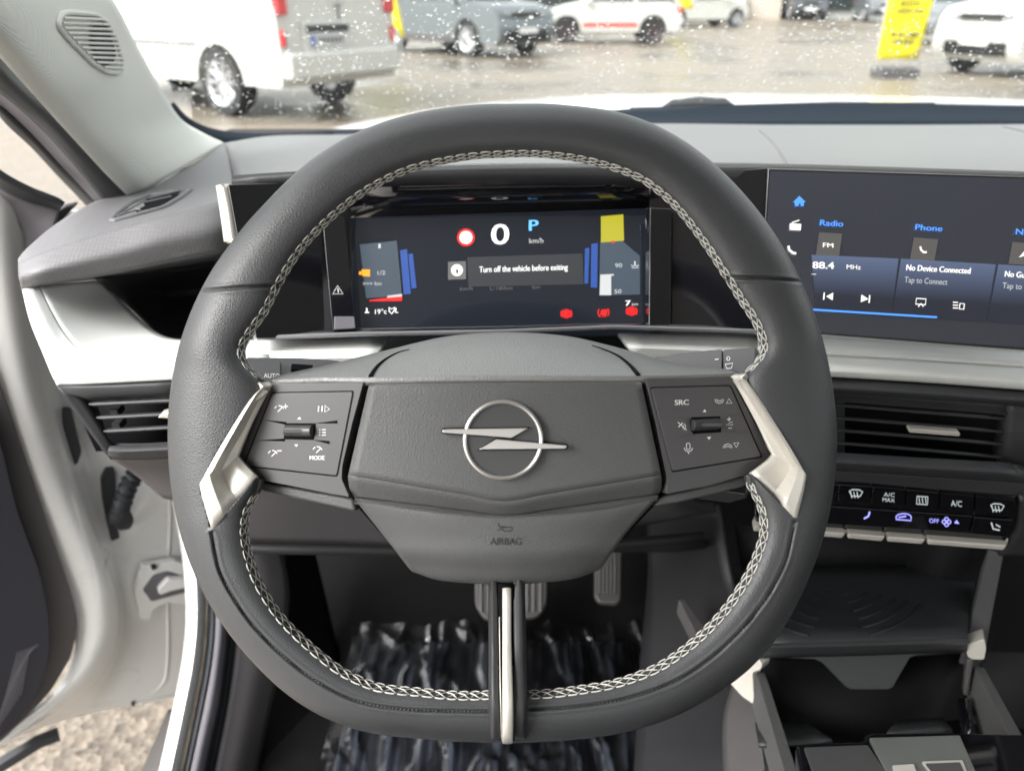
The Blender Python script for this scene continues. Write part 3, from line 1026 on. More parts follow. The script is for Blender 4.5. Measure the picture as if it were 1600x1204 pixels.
offs = [0.050, 0.062, 0.050, 0.030, 0.010, 0.004, 0.0]
rows = []
for c_, of in zip((cA, cB, cB2, cC, cD, cE, cF), offs):
    rows.append([DP(x, y, of) for x, y in c_])
dpan = patch(rows, M['white'], 'inner_shell', door, nu=6, nv=6, thick=0.01)
db = bvh_of(dpan)
# raised pressings on the shell
def ridge(pts, r, mt, name, parent, bv, lift=0.0, n=8):
    q_ = [drop(bv, p[0], p[1], lift) for p in catmull([(x, y, 0) for x, y in pts], 6)]
    q_ = [x for x in q_ if x is not None]
    MB().tube(q_, r, n).build(name, mt, parent)
ridge([(262, 700), (266, 800), (262, 900), (262, 1030), (250, 1072), (206, 1096)], 0.0022, M['white'], 'pressed_bead', door, db, 0.0)
pts = [(155, 1118), (180, 1112), (206, 1102), (250, 1090), (285, 1084)]
ridge(pts, 0.003, M['white'], 'lower_flange', door, db, 0.0)
# dimple
v0 = [drop(db, x, y, 0.002) for x, y in ((210, 930), (232, 950), (238, 1000), (235, 1080), (226, 1010), (215, 960))]
# card
panel([(-160, 380), (-40, 520), (0, 600), (34, 700), (78, 830), (112, 930), (122, 975), (112, 1025), (78, 1082), (0, 1160), (-160, 1220)], DP, 0.02, M['plastic_warm'], 'inner_card', door, off=0.066, r=16, bevel=0.006)
card = panel([(-160, 560), (-20, 640), (4, 700), (28, 800), (62, 890), (78, 965), (78, 1025), (60, 1085), (20, 1138), (-20, 1165), (-160, 1240)], DP, 0.02, mat('door_card_navy', (0.015, 0.015, 0.022), 0.75, bump=('grain', 500, 0.5)), 'armrest_panel', door, off=0.082, r=16, bevel=0.008)
m = MB()
for k in range(9):
    stroke(m, [(-14 + k * 6.5, 1012 + k * 1.0), (-44 + k * 6.5, 1085 + k * 4)] if k < 0 else [(8 + k * 5.5 - 20, 1150 - k * 8), (8 + k * 4.6, 1090 - k * 9), (14 + k * 4.0 + 14, 1018 - k * 1.5)], 1.3, DP, 0.0835)
m.build('decor_lines', M['rubber_grey'], card)
# seal at the door's bottom
m = MB()
m.tube([DP(x, y, 0.04) for x, y in ((-60, 1230), (0, 1195), (60, 1158), (92, 1146))], 0.009, 8)
m.build('bottom_seal', M['rubber'], door)
# window channel at the top of the door, black and grey
c0 = [DP(x, y, 0.10) for x, y in ((-60, 232), (0, 276), (45, 300), (85, 316), (96, 324))]
c1 = [DP(x, y, 0.08) for x, y in ((-60, 250), (0, 295), (40, 315), (75, 325), (92, 330))]
c2 = [DP(x, y, 0.06) for x, y in ((-60, 262), (0, 306), (30, 322), (60, 345), (76, 372))]
c3 = [DP(x, y, 0.05) for x, y in ((-60, 290), (0, 325), (22, 345), (38, 370), (42, 420))]
patch([c0, c1], M['rubber'], 'window_seal', door, thick=0.006)
patch([c1, c2, c3], M['rubber_grey'], 'mirror_triangle', door, thick=0.006)
patch([[DP(x, y, 0.03) for x, y in ((70, 330), (84, 332), (104, 322))], [DP(x, y, 0.03) for x, y in ((40, 400), (70, 372), (122, 318))]], M['rubber'], 'hinge_cover', door, thick=0.01)
# wiring gaiter
gt = MB()
path = catmull([DP(x, y, o_) for x, y, o_ in ((222, 728, 0.05), (208, 745, 0.05), (196, 770, 0.045), (188, 795, 0.035), (180, 812, 0.02))], 14)
rad = [0.0085 + 0.0035 * math.sin(i * 2 * math.pi / 5.6) for i in range(len(path))]
gt.tube(path, rad, 14)
g_o = gt.build('wiring_gaiter', M['rubber'], door)
panel([(158, 750), (166, 735), (180, 734), (182, 765), (176, 800), (188, 840), (174, 846), (166, 812), (160, 780)], DP, 0.012, M['rubber'], 'gaiter_plate', g_o, off=0.018, r=4)
panel([(176, 815), (190, 800), (206, 802), (211, 815), (204, 828), (184, 830)], DP, 0.012, M['rubber'], 'gaiter_boot', g_o, off=0.026, r=6, bevel=0.003)
panel([(97, 640), (112, 640), (124, 690), (128, 705), (122, 724), (116, 728), (110, 718), (98, 680)], DP, 0.01, M['rubber'], 'rubber_plug', door, off=0.034, r=6, bevel=0.003)
# hinge
hg = MB()
panel([(222, 885), (250, 880), (272, 876), (300, 884), (300, 944), (276, 943), (262, 940), (240, 952), (236, 968), (219, 966), (210, 925)], DP, 0.012, M['white'], 'hinge', door, off=0.022, r=4, bevel=0.003)
hinge = [o for o in COL.objects if o.parent is door and o.name.startswith('hinge')][-1]
panel([(240, 898), (262, 892), (292, 902), (296, 924), (272, 930), (250, 936), (236, 940), (230, 930), (222, 922)], DP, 0.004, M['rubber_grey'], 'hinge_recess', hinge, off=0.0235, r=5, bevel=0.001)
panel([(235, 884), (244, 882), (246, 888), (238, 891)], DP, 0.004, M['rubber'], 'hinge_bolt', hinge, off=0.0255, r=3, bevel=0)
panel([(262, 905), (292, 904), (292, 918), (266, 924), (250, 930), (246, 922)], DP, 0.01, M['white'], 'hinge_arm', hinge, off=0.034, r=4, bevel=0.002)
panel([(205, 1098), (211, 1095), (211, 1102), (206, 1103)], DP, 0.002, M['rubber'], 'drain_plug', door, off=0.008, bevel=0)
keep(door)

# ------------------------------------------------------------------ dashboard
dash = thing('dashboard', 'grey dashboard with pale trim strips and air vents behind the steering wheel', 'dashboard', (0.3, 0.75, 0.75))
# top: from the windscreen foot down to the screens
xs = [356, 430, 540, 700, 860, 1000, 1140, 1280, 1440, 1620, 1720]
back = [(352, 223, 1.0), (430, 212, 1.06)] + [(x, max(cowl_b(x) - 3, 190), 1.10) for x in xs[2:]]
mid1 = [(358, 243, 0.915), (432, 226, 0.95)] + [(x, 214 - 4 * (x > 1500), 0.93) for x in xs[2:]]
mid2 = [(364, 270, 0.79), (436, 248, 0.79)] + [(x, 240, 0.77) for x in xs[2:]]
front = [(369, 300, 0.68), (440, 284, 0.675), (540, 272, 0.67), (700, 264, 0.66), (860, 262, 0.655), (1000, 262, 0.65), (1140, 262, 0.645), (1280, 265, 0.64), (1440, 270, 0.635), (1620, 276, 0.63), (1720, 279, 0.63)]
fr2 = [(x, y + 12, d + 0.004) for x, y, d in front]
top = patch([back, mid1, mid2, front, fr2], M['dash'], 'top_pad', dash, nu=5, nv=5, thick=0.008)
tb = bvh_of(top)
m = MB()
pts = [drop(tb, x, y, 0.0002) for x, y, _ in catmull([(1186, 204, 0), (1200, 216, 0), (1215, 233, 0), (1232, 262, 0)], 6)]
m.tube([q for q in pts if q], 0.0012, 6)
pts = [drop(tb, x, y, 0.0002) for x, y, _ in catmull([(1566, 198, 0), (1600, 206, 0), (1650, 220, 0)], 6)]
m.tube([q for q in pts if q], 0.0012, 6)
m.build('airbag_seam', M['rubber_grey'], dash)

MB().box((0.84, 0.92, 0.73), (0.78, 0.52, 0.48)).build('passenger_side', M['black'], dash, bevel=0.03, bseg=3)  # plain box for the dash's passenger half, added to stop light leaking in
# left wing: top face, brow face, underside
tw = [[(352, 224, 1.0), (300, 256, 0.90), (205, 302, 0.80), (150, 314, 0.76), (90, 348, 0.70), (44, 386, 0.66), (28, 404, 0.645)],
      [(362, 262, 0.84), (320, 285, 0.78), (230, 322, 0.71), (160, 342, 0.68), (100, 368, 0.65), (50, 394, 0.635), (28, 408, 0.635)],
      [(370, 312, 0.66), (330, 322, 0.645), (250, 340, 0.635), (183, 357, 0.63), (110, 380, 0.62), (60, 398, 0.615), (29, 412, 0.62)]]
wing = patch(tw, M['brow'], 'top_wing', dash, nu=7, nv=6, thick=0.006)
brow = [[(370, 311, 0.66), (330, 321, 0.645), (250, 339, 0.635), (183, 356, 0.63), (110, 379, 0.62), (60, 397, 0.615), (28, 411, 0.62)],
        [(370, 352, 0.655), (330, 362, 0.64), (250, 378, 0.628), (183, 395, 0.62), (110, 412, 0.61), (60, 424, 0.605), (29, 432, 0.61)],
        [(370, 384, 0.665), (330, 394, 0.65), (250, 410, 0.64), (183, 424, 0.63), (110, 438, 0.62), (60, 446, 0.615), (34, 452, 0.62)]]
patch(brow, M['brow'], 'brow', dash, nu=6, nv=6, thick=0.006)
und = [[(370, 384, 0.665), (330, 394, 0.65), (250, 410, 0.64), (183, 424, 0.63), (110, 438, 0.62), (60, 446, 0.615), (34, 452, 0.62)],
       [(390, 400, 0.76), (330, 412, 0.75), (250, 424, 0.74), (183, 434, 0.72), (110, 441, 0.69), (60, 449, 0.66), (36, 454, 0.64)]]
patch(und, M['brow'], 'brow_underside', dash, nu=3, nv=6, thick=0.004)
wb_ = bvh_of(wing)
# side demist vent
ov = [(174, 346), (184, 334), (205, 318), (235, 306), (270, 300), (299, 297), (282, 310), (255, 326), (215, 337), (180, 346)]
pts = [drop(wb_, x, y, 0.0006) for x, y in round_poly(ov, 5)]
m = MB(); m.tube(pts, 0.0022, 8, closed=True); vf = m.build('demist_vent', M['brow'], dash)
dk = [(190, 342), (214, 330), (222, 318), (240, 310), (276, 303), (284, 304), (268, 314), (250, 325), (220, 334)]
m = MB(); m.sheet([drop(wb_, x, y, 0.0020) for x, y in dk]); m.build('vent_shade', M['gap'], vf)  # black sheet over the wing stands for the shade inside the vent
m = MB()
for a, b in (((186, 343), (228, 318)), ((188, 342), (216, 334)), ((226, 322), (270, 312)), ((236, 315), (284, 303)), ((214, 331), (222, 334))):
    pts = [drop(wb_, a[0] + (b[0] - a[0]) * k / 5, a[1] + (b[1] - a[1]) * k / 5, 0.0032) for k in range(6)]
    m.tube(pts, [0.0007] * 6, 6, flat=1.2)
m.build('vent_vane', M['brow'], vf)
m = MB(); m.sheet([drop(wb_, x, y, 0.0026) for x, y in ((188, 343), (205, 326), (224, 317), (228, 326), (216, 332), (214, 337))]); m.build('vent_flap', M['dash'], vf)

# dark pocket below the brow
pk = [[(150, 436, 0.66), (240, 425, 0.72), (330, 408, 0.75), (400, 400, 0.75)],
      [(195, 470, 0.70), (260, 465, 0.78), (330, 460, 0.80), (410, 460, 0.79)],
      [(238, 512, 0.69), (270, 522, 0.71), (330, 520, 0.72), (410, 520, 0.71)],
      [(250, 526, 0.68), (280, 534, 0.68), (330, 536, 0.66), (410, 534, 0.66)]]
patch(pk, M['plastic'], 'pocket', dash, nu=5, nv=5, thick=0.004)
# pale trim: inner scoop then outer lip
sc = [[(60, 448, 0.63), (110, 440, 0.66), (157, 438, 0.68)],
      [(78, 480, 0.625), (130, 470, 0.665), (185, 462, 0.69)],
      [(98, 515, 0.62), (150, 505, 0.655), (210, 488, 0.675)],
      [(124, 545, 0.61), (180, 535, 0.64), (240, 518, 0.65)],
      [(150, 553, 0.605), (230, 546, 0.62), (290, 530, 0.64)],
      [(230, 555, 0.605), (320, 545, 0.615), (400, 528, 0.635)],
      [(400, 551, 0.605), (400, 540, 0.615), (400, 530, 0.635)]]
sc = [[(62, 447, 0.625), (78, 480, 0.62), (98, 515, 0.615), (124, 545, 0.608), (150, 553, 0.605), (230, 554, 0.605), (320, 552, 0.605), (420, 550, 0.605)],
      [(110, 442, 0.65), (125, 470, 0.65), (148, 503, 0.645), (175, 532, 0.635), (205, 545, 0.62), (260, 545, 0.618), (330, 542, 0.62), (420, 540, 0.62)],
      [(158, 438, 0.68), (182, 462, 0.69), (208, 488, 0.68), (232, 510, 0.67), (255, 524, 0.655), (285, 530, 0.65), (340, 530, 0.645), (420, 530, 0.645)]]
patch(sc, M['trim'], 'trim_scoop', dash, nu=6, nv=5, thick=0.004)
lip = [[(34, 451, 0.62), (46, 500, 0.612), (66, 550, 0.605), (86, 596, 0.60), (100, 601, 0.60), (180, 598, 0.60), (300, 592, 0.60), (420, 588, 0.60)],
       [(46, 450, 0.618), (60, 490, 0.61), (80, 532, 0.603), (103, 572, 0.598), (124, 578, 0.597), (205, 577, 0.597), (310, 573, 0.597), (420, 570, 0.597)],
       [(62, 447, 0.625), (78, 480, 0.62), (98, 515, 0.615), (124, 545, 0.608), (150, 553, 0.605), (230, 554, 0.605), (320, 552, 0.605), (420, 550, 0.605)]]
patch(lip, M['trim'], 'trim_lip', dash, nu=6, nv=5, thick=0.008)
# trim right of it, behind the wheel: bright ridge with faces above and below
patch([[(400, 527, 0.645), (500, 524, 0.64), (606, 521, 0.638)], [(400, 549, 0.605), (500, 547, 0.604), (594, 545, 0.603)], [(400, 562, 0.602), (500, 560, 0.60), (585, 558, 0.60)], [(400, 592, 0.615), (500, 590, 0.615), (565, 588, 0.615)]], M['trim'], 'trim_bar', dash, nu=3, nv=4, thick=0.004, smooth_u=False, smooth=10)
patch([[(962, 513, 0.635), (1080, 516, 0.63), (1192, 520, 0.625)], [(984, 543, 0.603), (1080, 547, 0.60), (1192, 553, 0.598)], [(1010, 572, 0.61), (1080, 578, 0.61), (1192, 585, 0.61)]], M['trim'], 'trim_bar', dash, nu=3, nv=4, thick=0.004, smooth_u=False, smooth=10)
patch([[(1185, 516, 0.62), (1300, 522, 0.618), (1450, 534, 0.612), (1720, 556, 0.60)],
       [(1185, 545, 0.602), (1300, 550, 0.60), (1450, 558, 0.595), (1720, 576, 0.585)]], M['trim'], 'trim_bar', dash, nu=3, nv=4, thick=0.004, smooth_u=False)
patch([[(1185, 548, 0.605), (1300, 553, 0.603), (1450, 561, 0.598), (1720, 579, 0.588)],
       [(1185, 570, 0.592), (1300, 576, 0.59), (1450, 583, 0.586), (1720, 602, 0.575)],
       [(1185, 583, 0.596), (1300, 589, 0.594), (1450, 598, 0.59), (1720, 618, 0.58)]], M['trim'], 'trim_bar', dash, nu=4, nv=4, thick=0.004)
patch([[(1185, 543, 0.61), (1720, 574, 0.60)], [(1185, 552, 0.61), (1720, 583, 0.60)]], M['gap'], 'trim_gap', dash, nu=1, nv=2)

# left air vent block
LV = Plane((100, 600, 0.605), (280, 592, 0.605), (200, 700, 0.635))
vb = patch([[(86, 600, 0.602), (180, 598, 0.602), (300, 592, 0.602)], [(98, 607, 0.60), (185, 606, 0.60), (300, 600, 0.60)]], M['plastic_grain'], 'vent_surround', dash, thick=0.03, nu=2, nv=2)
patch([[(88, 603, 0.602), (125, 655, 0.618), (160, 702, 0.63), (172, 716, 0.635)], [(128, 622, 0.612), (150, 655, 0.622), (172, 690, 0.632), (182, 697, 0.636)]], M['plastic_grain'], 'vent_surround', dash, thick=0.02, nu=3, nv=4)
patch([[(172, 696, 0.632), (230, 694, 0.632), (300, 690, 0.632)], [(168, 706, 0.628), (230, 704, 0.628), (300, 700, 0.628)], [(172, 718, 0.64), (230, 718, 0.64), (300, 714, 0.64)]], M['plastic_grain'], 'vent_surround', dash, thick=0.01, nu=3, nv=3)
patch([[(100, 600, 0.69), (300, 590, 0.69)], [(150, 705, 0.70), (300, 700, 0.70)]], M['gap'], 'vent_back', dash, thick=0.004, nu=2, nv=2)
for y, x0 in ((629, 140), (650, 152), (671, 163)):
    MB().tube([LV(x0, y + 2, 0.0), LV(x0 + 8, y + 1.5, 0.001), LV(300, y - 6, 0.001)], [0.0012, 0.0022, 0.0022], 8, flat=0.8).build('slat', M['plastic'], dash)
m = MB()
for y in (618, 640, 661):
    m.box(LV(180 + (y - 618) * 0.15, y, -0.01), (0.006, 0.012, 0.006))
m.build('slat_link', M['plastic'], dash)
panel([(246, 653), (252, 647), (262, 645), (285, 644), (285, 652), (262, 654)], LV, 0.008, M['silver'], 'vent_tab', dash, off=0.006, bevel=0.001)
# lower left panel with small pocket
patch([[(172, 716, 0.64), (230, 716, 0.64), (300, 712, 0.64)], [(206, 738, 0.67), (250, 740, 0.67), (300, 738, 0.67)], [(255, 778, 0.69), (275, 782, 0.69), (310, 782, 0.69)]], M['plastic_warm'], 'lower_corner', dash, thick=0.006, nu=4, nv=4)
# knee panel
patch([[(300, 700, 0.66), (500, 720, 0.66), (800, 720, 0.66), (1040, 720, 0.66)],
       [(330, 780, 0.70), (500, 785, 0.70), (800, 790, 0.71), (1080, 790, 0.72)],
       [(380, 848, 0.76), (500, 850, 0.76), (800, 852, 0.78), (1120, 800, 0.80)]], mat('knee_plastic', (0.052, 0.050, 0.054), 0.5, bump=('grain', 500, 0.25)), 'knee_panel', dash, thick=0.01)
patch([[(380, 848, 0.76), (500, 850, 0.76), (800, 852, 0.78), (1100, 830, 0.80)], [(380, 846, 0.98), (500, 848, 0.98), (800, 850, 0.98), (1100, 850, 0.98)]], M['black'], 'knee_underside', dash, thick=0.01)
# behind the wheel between the column and the trims
patch([[(560, 518, 0.68), (800, 512, 0.68), (1010, 508, 0.68)], [(540, 620, 0.66), (800, 620, 0.66), (1040, 620, 0.66)], [(500, 740, 0.67), (800, 740, 0.67), (1060, 740, 0.67)]], M['black'], 'column_surround', dash, thick=0.004)
patch([[(300, 585, 0.63), (420, 585, 0.63), (1000, 585, 0.63), (1320, 590, 0.63)], [(300, 740, 0.64), (420, 740, 0.64), (1000, 740, 0.64), (1320, 740, 0.64)]], M['plastic_grain'], 'fascia', dash, thick=0.01)

# centre vent
CV = Plane((1310, 600, 0.600), (1600, 620, 0.588), (1450, 760, 0.635))
patch([[(1185, 584, 0.600), (1300, 590, 0.598), (1450, 600, 0.592), (1720, 620, 0.582)], [(1185, 598, 0.594), (1300, 605, 0.592), (1450, 614, 0.586), (1720, 634, 0.576)], [(1185, 608, 0.60), (1300, 614, 0.598), (1450, 624, 0.592), (1720, 642, 0.582)]], M['plastic_grain'], 'vent_surround', dash, thick=0.02)
patch([[(1578, 632, 0.592), (1640, 636, 0.59), (1720, 642, 0.585)], [(1572, 690, 0.605), (1640, 690, 0.60), (1720, 690, 0.60)], [(1562, 732, 0.625), (1640, 735, 0.62), (1720, 740, 0.62)]], M['plastic_grain'], 'vent_surround', dash, thick=0.02)
patch([[(1185, 700, 0.615), (1300, 706, 0.613), (1450, 715, 0.607), (1580, 722, 0.603)], [(1185, 716, 0.607), (1300, 722, 0.605), (1450, 732, 0.60), (1590, 740, 0.596)], [(1185, 728, 0.62), (1300, 735, 0.62), (1450, 745, 0.615), (1620, 756, 0.61)]], M['plastic_grain'], 'vent_surround', dash, thick=0.01)
patch([[(1185, 600, 0.68), (1620, 620, 0.67)], [(1185, 720, 0.70), (1620, 740, 0.69)]], M['gap'], 'vent_back', dash, thick=0.004, nu=2, nv=2)
for y in (640, 660, 679, 699):
    x1 = 1587 - (y - 640) * 0.35
    MB().tube([CV(1200, y - 16, -0.004), CV(1400, y + 0, -0.004), CV(x1, y + 15, -0.004)], 0.0018, 8, flat=0.7).build('slat', M['plastic'], dash)
panel([(1419, 671), (1422, 669), (1498, 675), (1501, 678), (1499, 682), (1421, 676)], CV, 0.006, M['silver'], 'vent_tab', dash, off=0.004, bevel=0.0008)
# face between vent and climate bar, and its surround
patch([[(1185, 726, 0.62), (1300, 733, 0.62), (1450, 743, 0.615), (1720, 760, 0.61)], [(1185, 748, 0.625), (1300, 755, 0.625), (1450, 766, 0.62), (1720, 784, 0.615)]], M['plastic'], 'lower_fascia', dash, thick=0.01)
patch([[(1594, 776, 0.612), (1640, 778, 0.61), (1720, 784, 0.61)], [(1590, 830, 0.635), (1640, 830, 0.63), (1720, 835, 0.63)], [(1560, 868, 0.66), (1640, 872, 0.655), (1720, 878, 0.65)]], M['plastic'], 'lower_fascia', dash, thick=0.01)

# climate bar
CP = Plane((1300, 755, 0.622), (1590, 775, 0.612), (1450, 860, 0.655))
clim = panel([(1180, 748), (1590, 776), (1588, 800), (1572, 846), (1180, 818)], CP, 0.006, M['gloss'], 'climate_panel', dash, off=-0.002, r=4)
b1 = [(1195, 749, 1309, 757), (1311, 757, 1361, 760), (1364, 760, 1415, 765), (1418, 765, 1467, 770), (1470, 770, 1522, 775), (1525, 775, 1586, 781)]
for k, (x0, y0, x1, y1) in enumerate(b1):
    h = 27
    bo = panel([(x0, y0), (x1, y1), (x1 - 2, y1 + h), (x0 - 2, y0 + h)], CP, 0.004, M['gloss'], 'climate_button', clim, off=0.0015, bevel=0.0006, r=1.5)
panel([(1195, 784), (1520, 806), (1512, 832), (1190, 812)], CP, 0.003, M['gloss'], 'climate_display', clim, off=0.0008, bevel=0.0006)
panel([(1523, 808), (1582, 812), (1572, 839), (1517, 834)], CP, 0.004, M['gloss'], 'climate_button', clim, off=0.0015, bevel=0.0006)
m = MB()
def trap(cx, cy, s=1.0):
    stroke(m, [(cx - 10 * s, cy - 4 * s), (cx - 5 * s, cy - 6.5 * s), (cx + 5 * s, cy - 6 * s), (cx + 11 * s, cy - 3 * s), (cx + 7 * s, cy + 4 * s), (cx - 6 * s, cy + 3.5 * s)], 1.6, CP, 0.0019, closed=True)
trap(1337, 771); trap(1558, 793)
for dx in (-4, 1, 6):
    stroke(m, [(1333 + dx, 768), (1335 + dx, 778)], 1.2, CP, 0.0021)
    stroke(m, [(1554 + dx, 790), (1556 + dx, 800)], 1.2, CP, 0.0021)
text(m, 'A/C', 1381, 775, 1398, 776, 6, CP, 0.0019)
text(m, 'MAX', 1379, 783, 1398, 784.5, 6, CP, 0.0019)
stroke(m, [(1433, 775), (1450, 776), (1449, 788), (1432, 787)], 1.6, CP, 0.0019, closed=True)
for dx in (0, 5, 10):
    stroke(m, [(1436 + dx, 777), (1437 + dx, 786)], 1.2, CP, 0.002)
text(m, 'A/C', 1486, 790, 1503, 791.5, 9, CP, 0.0019)
stroke(m, [(1549, 816), (1552, 826), (1562, 828)], 2.2, CP, 0.0019)
stroke(m, [(1556, 819), (1563, 823)], 1.8, CP, 0.0019)
m.build('button_marking', emit_mat('button_grey', (0.55, 0.6, 0.6), 0.5), clim)
m = MB()
stroke(m, [(1350, 810), (1357, 806), (1359, 799)], 2.6, CP, 0.0012)
stroke(m, arc(1412, 808, 12, 200, -20, 10, 6) + [(1424, 813), (1400, 811)], 1.6, CP, 0.0012)
stroke(m, [(1404, 808), (1416, 806)], 2.0, CP, 0.0012)
text(m, 'OFF', 1452, 816, 1467, 817, 6.5, CP, 0.0012)
for a in (0, 90, 180, 270):
    stroke(m, [(1479 + 3.6 * math.cos(R(a)) + 3.2 * math.cos(R(t)), 815 + 3.8 * math.sin(R(a)) + 3.2 * math.sin(R(t))) for t in range(0, 360, 45)], 1.5, CP, 0.0012, closed=True)
fill(m, [(1491, 817), (1499, 818), (1495, 812)], CP, 0.0012)
m.build('display_marking', emit_mat('button_violet', (0.30, 0.30, 0.85), 0.9), clim)
for x0, y0, x1, y1 in ((1180, 812, 1324, 823), (1327, 823.2, 1386, 828), (1389, 828.2, 1449, 832.5), (1452, 832.8, 1576, 842)):
    panel([(x0, y0), (x1, y1), (x1 - 2, y1 + 10), (x0 - 1, y0 + 10)], CP, 0.006, M['silver'], 'toggle_upper', clim, off=-0.002, bevel=0.0008)
    panel([(x0 - 1, y0 + 10.5), (x1 - 2, y1 + 10.5), (x1 - 8, y1 + 18), (x0 - 3, y0 + 18)], CP, 0.01, M['silver'], 'toggle', clim, off=0.004, bevel=0.0014)
keep(dash)

# ------------------------------------------------------------------ instrument display
clu = thing('instrument_display', 'black driver display showing 0 and a message behind the steering wheel', 'instrument display', P(790, 420, 0.66))
SP = Plane((560, 340, 0.640), (1010, 330, 0.640), (785, 510, 0.625))
# housing: hood above, wings, struts, lower ledge
MAT_HOOD = mat('hood_plastic', (0.024, 0.025, 0.027), 0.45, bump=('noise', 900, 0.1))
patch([[(362, 284, 0.60), (540, 272, 0.60), (785, 264, 0.60), (1040, 262, 0.605), (1198, 262, 0.61)],
       [(362, 304, 0.615), (560, 293, 0.61), (785, 289, 0.61), (1000, 289, 0.61), (1198, 290, 0.615)]], MAT_HOOD, 'hood', clu, nu=2, nv=4, thick=0.006)
patch([[(545, 292, 0.612), (785, 289, 0.611), (1015, 289, 0.612)], [(548, 342, 0.646), (785, 334, 0.646), (1012, 326, 0.646)]], M['gloss'], 'hood_underside', clu, nu=2, nv=3, thick=0.003)
panel([(356, 288), (548, 282), (552, 524), (400, 529)], Plane((360, 290, 0.585), (548, 283, 0.63), (552, 524, 0.628)), 0.01, M['gloss'], 'side_wing', clu, off=0)
panel([(1014, 276), (1200, 262), (1196, 519), (1016, 513)], Plane((1016, 283, 0.63), (1200, 262, 0.605), (1196, 519, 0.60)), 0.01, M['gloss'], 'side_wing', clu, off=0)
for c in ([(503, 330), (538, 340), (556, 514), (520, 516)], [(1016, 324), (1050, 326), (1048, 514), (1014, 512)]):
    panel(c, Plane((c[0][0], c[0][1], 0.615), (c[1][0], c[1][1], 0.618), (c[2][0], c[2][1], 0.612)), 0.01, M['gloss'], 'strut', clu, off=0.0, bevel=0.0025, r=2)
panel([(522, 494), (554, 494), (556, 513), (522, 515)], Plane((503, 330, 0.613), (538, 340, 0.616), (556, 514, 0.610)), 0.003, M['rubber_grey'], 'strut_reflection', clu, off=0.001)  # pale panel paints the grey reflection low on the strut
MB().tube([P(402, 528, 0.60), P(560, 522, 0.602), P(785, 518, 0.604), P(960, 511, 0.602), P(1194, 518, 0.597)], 0.0019, 8).build('lower_ledge', mat('satin_dark', (0.22, 0.22, 0.23), 0.3, metal=0.6), clu)
patch([[(402, 526, 0.60), (560, 521, 0.602), (785, 517, 0.604), (960, 510, 0.602), (1194, 516, 0.597)], [(405, 512, 0.635), (560, 506, 0.637), (785, 502, 0.638), (960, 500, 0.637), (1194, 504, 0.63)]], M['gloss'], 'ledge_top', clu, nu=1, nv=3, thick=0.002)
# glass with what it shows
scr = panel([(546, 340), (1014, 325), (1016, 520), (546, 524)], SP, 0.01, mat('display_glass', (0.008, 0.009, 0.014), 0.10, coat=1, vary=0, emit=(0.009, 0.012, 0.016), estr=0.3), 'display', clu, bevel=0.0005)
def E(n, col, s=1.0):
    if n not in M:
        M[n] = emit_mat(n, col, s)
    return M[n]
m = MB()
fill(m, [(562, 382), (620, 376), (628, 462), (572, 466)], SP, 0.0004)
m.build('gauge_field', E('e_slate', (0.10, 0.14, 0.19), 0.35), scr); m = MB()
fill(m, [(938, 376), (972, 376), (1000, 400), (1000, 460), (936, 462)], SP, 0.0004)
m.build('gauge_field', E('e_slate', (0.10, 0.14, 0.19), 0.35), scr)
m = MB()
fill(m, [(730, 402), (910, 396), (912, 444), (732, 448)], SP, 0.0004)
m.build('message_field', E('e_dim', (0.05, 0.055, 0.065), 0.4), scr)
m = MB()
fill(m, [(625, 391), (636, 389), (642, 459), (631, 460)], SP, 0.0005)
m.build('blue_bar', E('e_blue', (0.02, 0.065, 0.27), 0.8), scr); m = MB()
fill(m, [(638, 397), (645, 396), (651, 450), (643, 451)], SP, 0.0005)
m.build('blue_bar', M['e_blue'], scr); m = MB()
fill(m, [(914, 388), (921, 387), (919, 443), (913, 443)], SP, 0.0005)
m.build('blue_bar', M['e_blue'], scr); m = MB()
fill(m, [(924, 381), (934, 380), (933, 450), (923, 449)], SP, 0.0005)
m.build('blue_bar', E('e_blue', (0.02, 0.065, 0.27), 0.8), scr)
m = MB()
fill(m, [(700, 409), (728, 408), (728, 436), (700, 437)], SP, 0.0004)
m.build('message_icon_field', E('e_grey', (0.15, 0.15, 0.14), 0.6), scr)
m = MB()
stroke(m, disc(728, 371, 12, 28), 3.6, SP, 0.0008, closed=True)
m.build('speed_limit_ring', E('e_red', (0.75, 0.01, 0.01), 0.9), scr); m = MB()
fill(m, [(577, 469), (600, 466), (628, 463), (628, 470), (577, 470.5)], SP, 0.0007)
m.build('red_bar', M['e_red'], scr); m = MB()
for cx, cy in ((885, 490), (943, 488), (987, 486)):
    fill(m, disc(cx, cy, 4.6), SP, 0.0005)
    stroke(m, disc(cx, cy, 6.4, 16) if cx != 943 else [(cx - 7, cy + 7), (cx, cy - 3), (cx + 7, cy - 6), (cx + 3, cy + 6)], 1.5, SP, 0.0005, closed=True)
    stroke(m, arc(cx, cy, 8.5, 140, 220, 6), 1.4, SP, 0.0005)
    stroke(m, arc(cx, cy, 8.5, -40, 40, 6), 1.4, SP, 0.0005)
    m.build('warning_lamp', M['e_red'], scr); m = MB()
fill(m, [(955, 376), (961, 376), (958, 381)], SP, 0.0009)
m.build('red_arrow', E('e_red', (0.75, 0.01, 0.01), 0.9), scr)
m = MB()
fill(m, [(939, 338), (974, 335), (975, 376), (939, 379)], SP, 0.0007)
m.build('yellow_note', E('e_yellow', (0.36, 0.33, 0.02), 0.75), scr)
m = MB()
fill(m, disc(728, 371, 10.2), SP, 0.0009)
m.build('speed_limit_disc', E('e_white', (0.80, 0.80, 0.78), 0.9), scr); m = MB()
fill(m, disc(714, 422, 9.2), SP, 0.0006)
m.build('message_icon', M['e_white'], scr); m = MB()
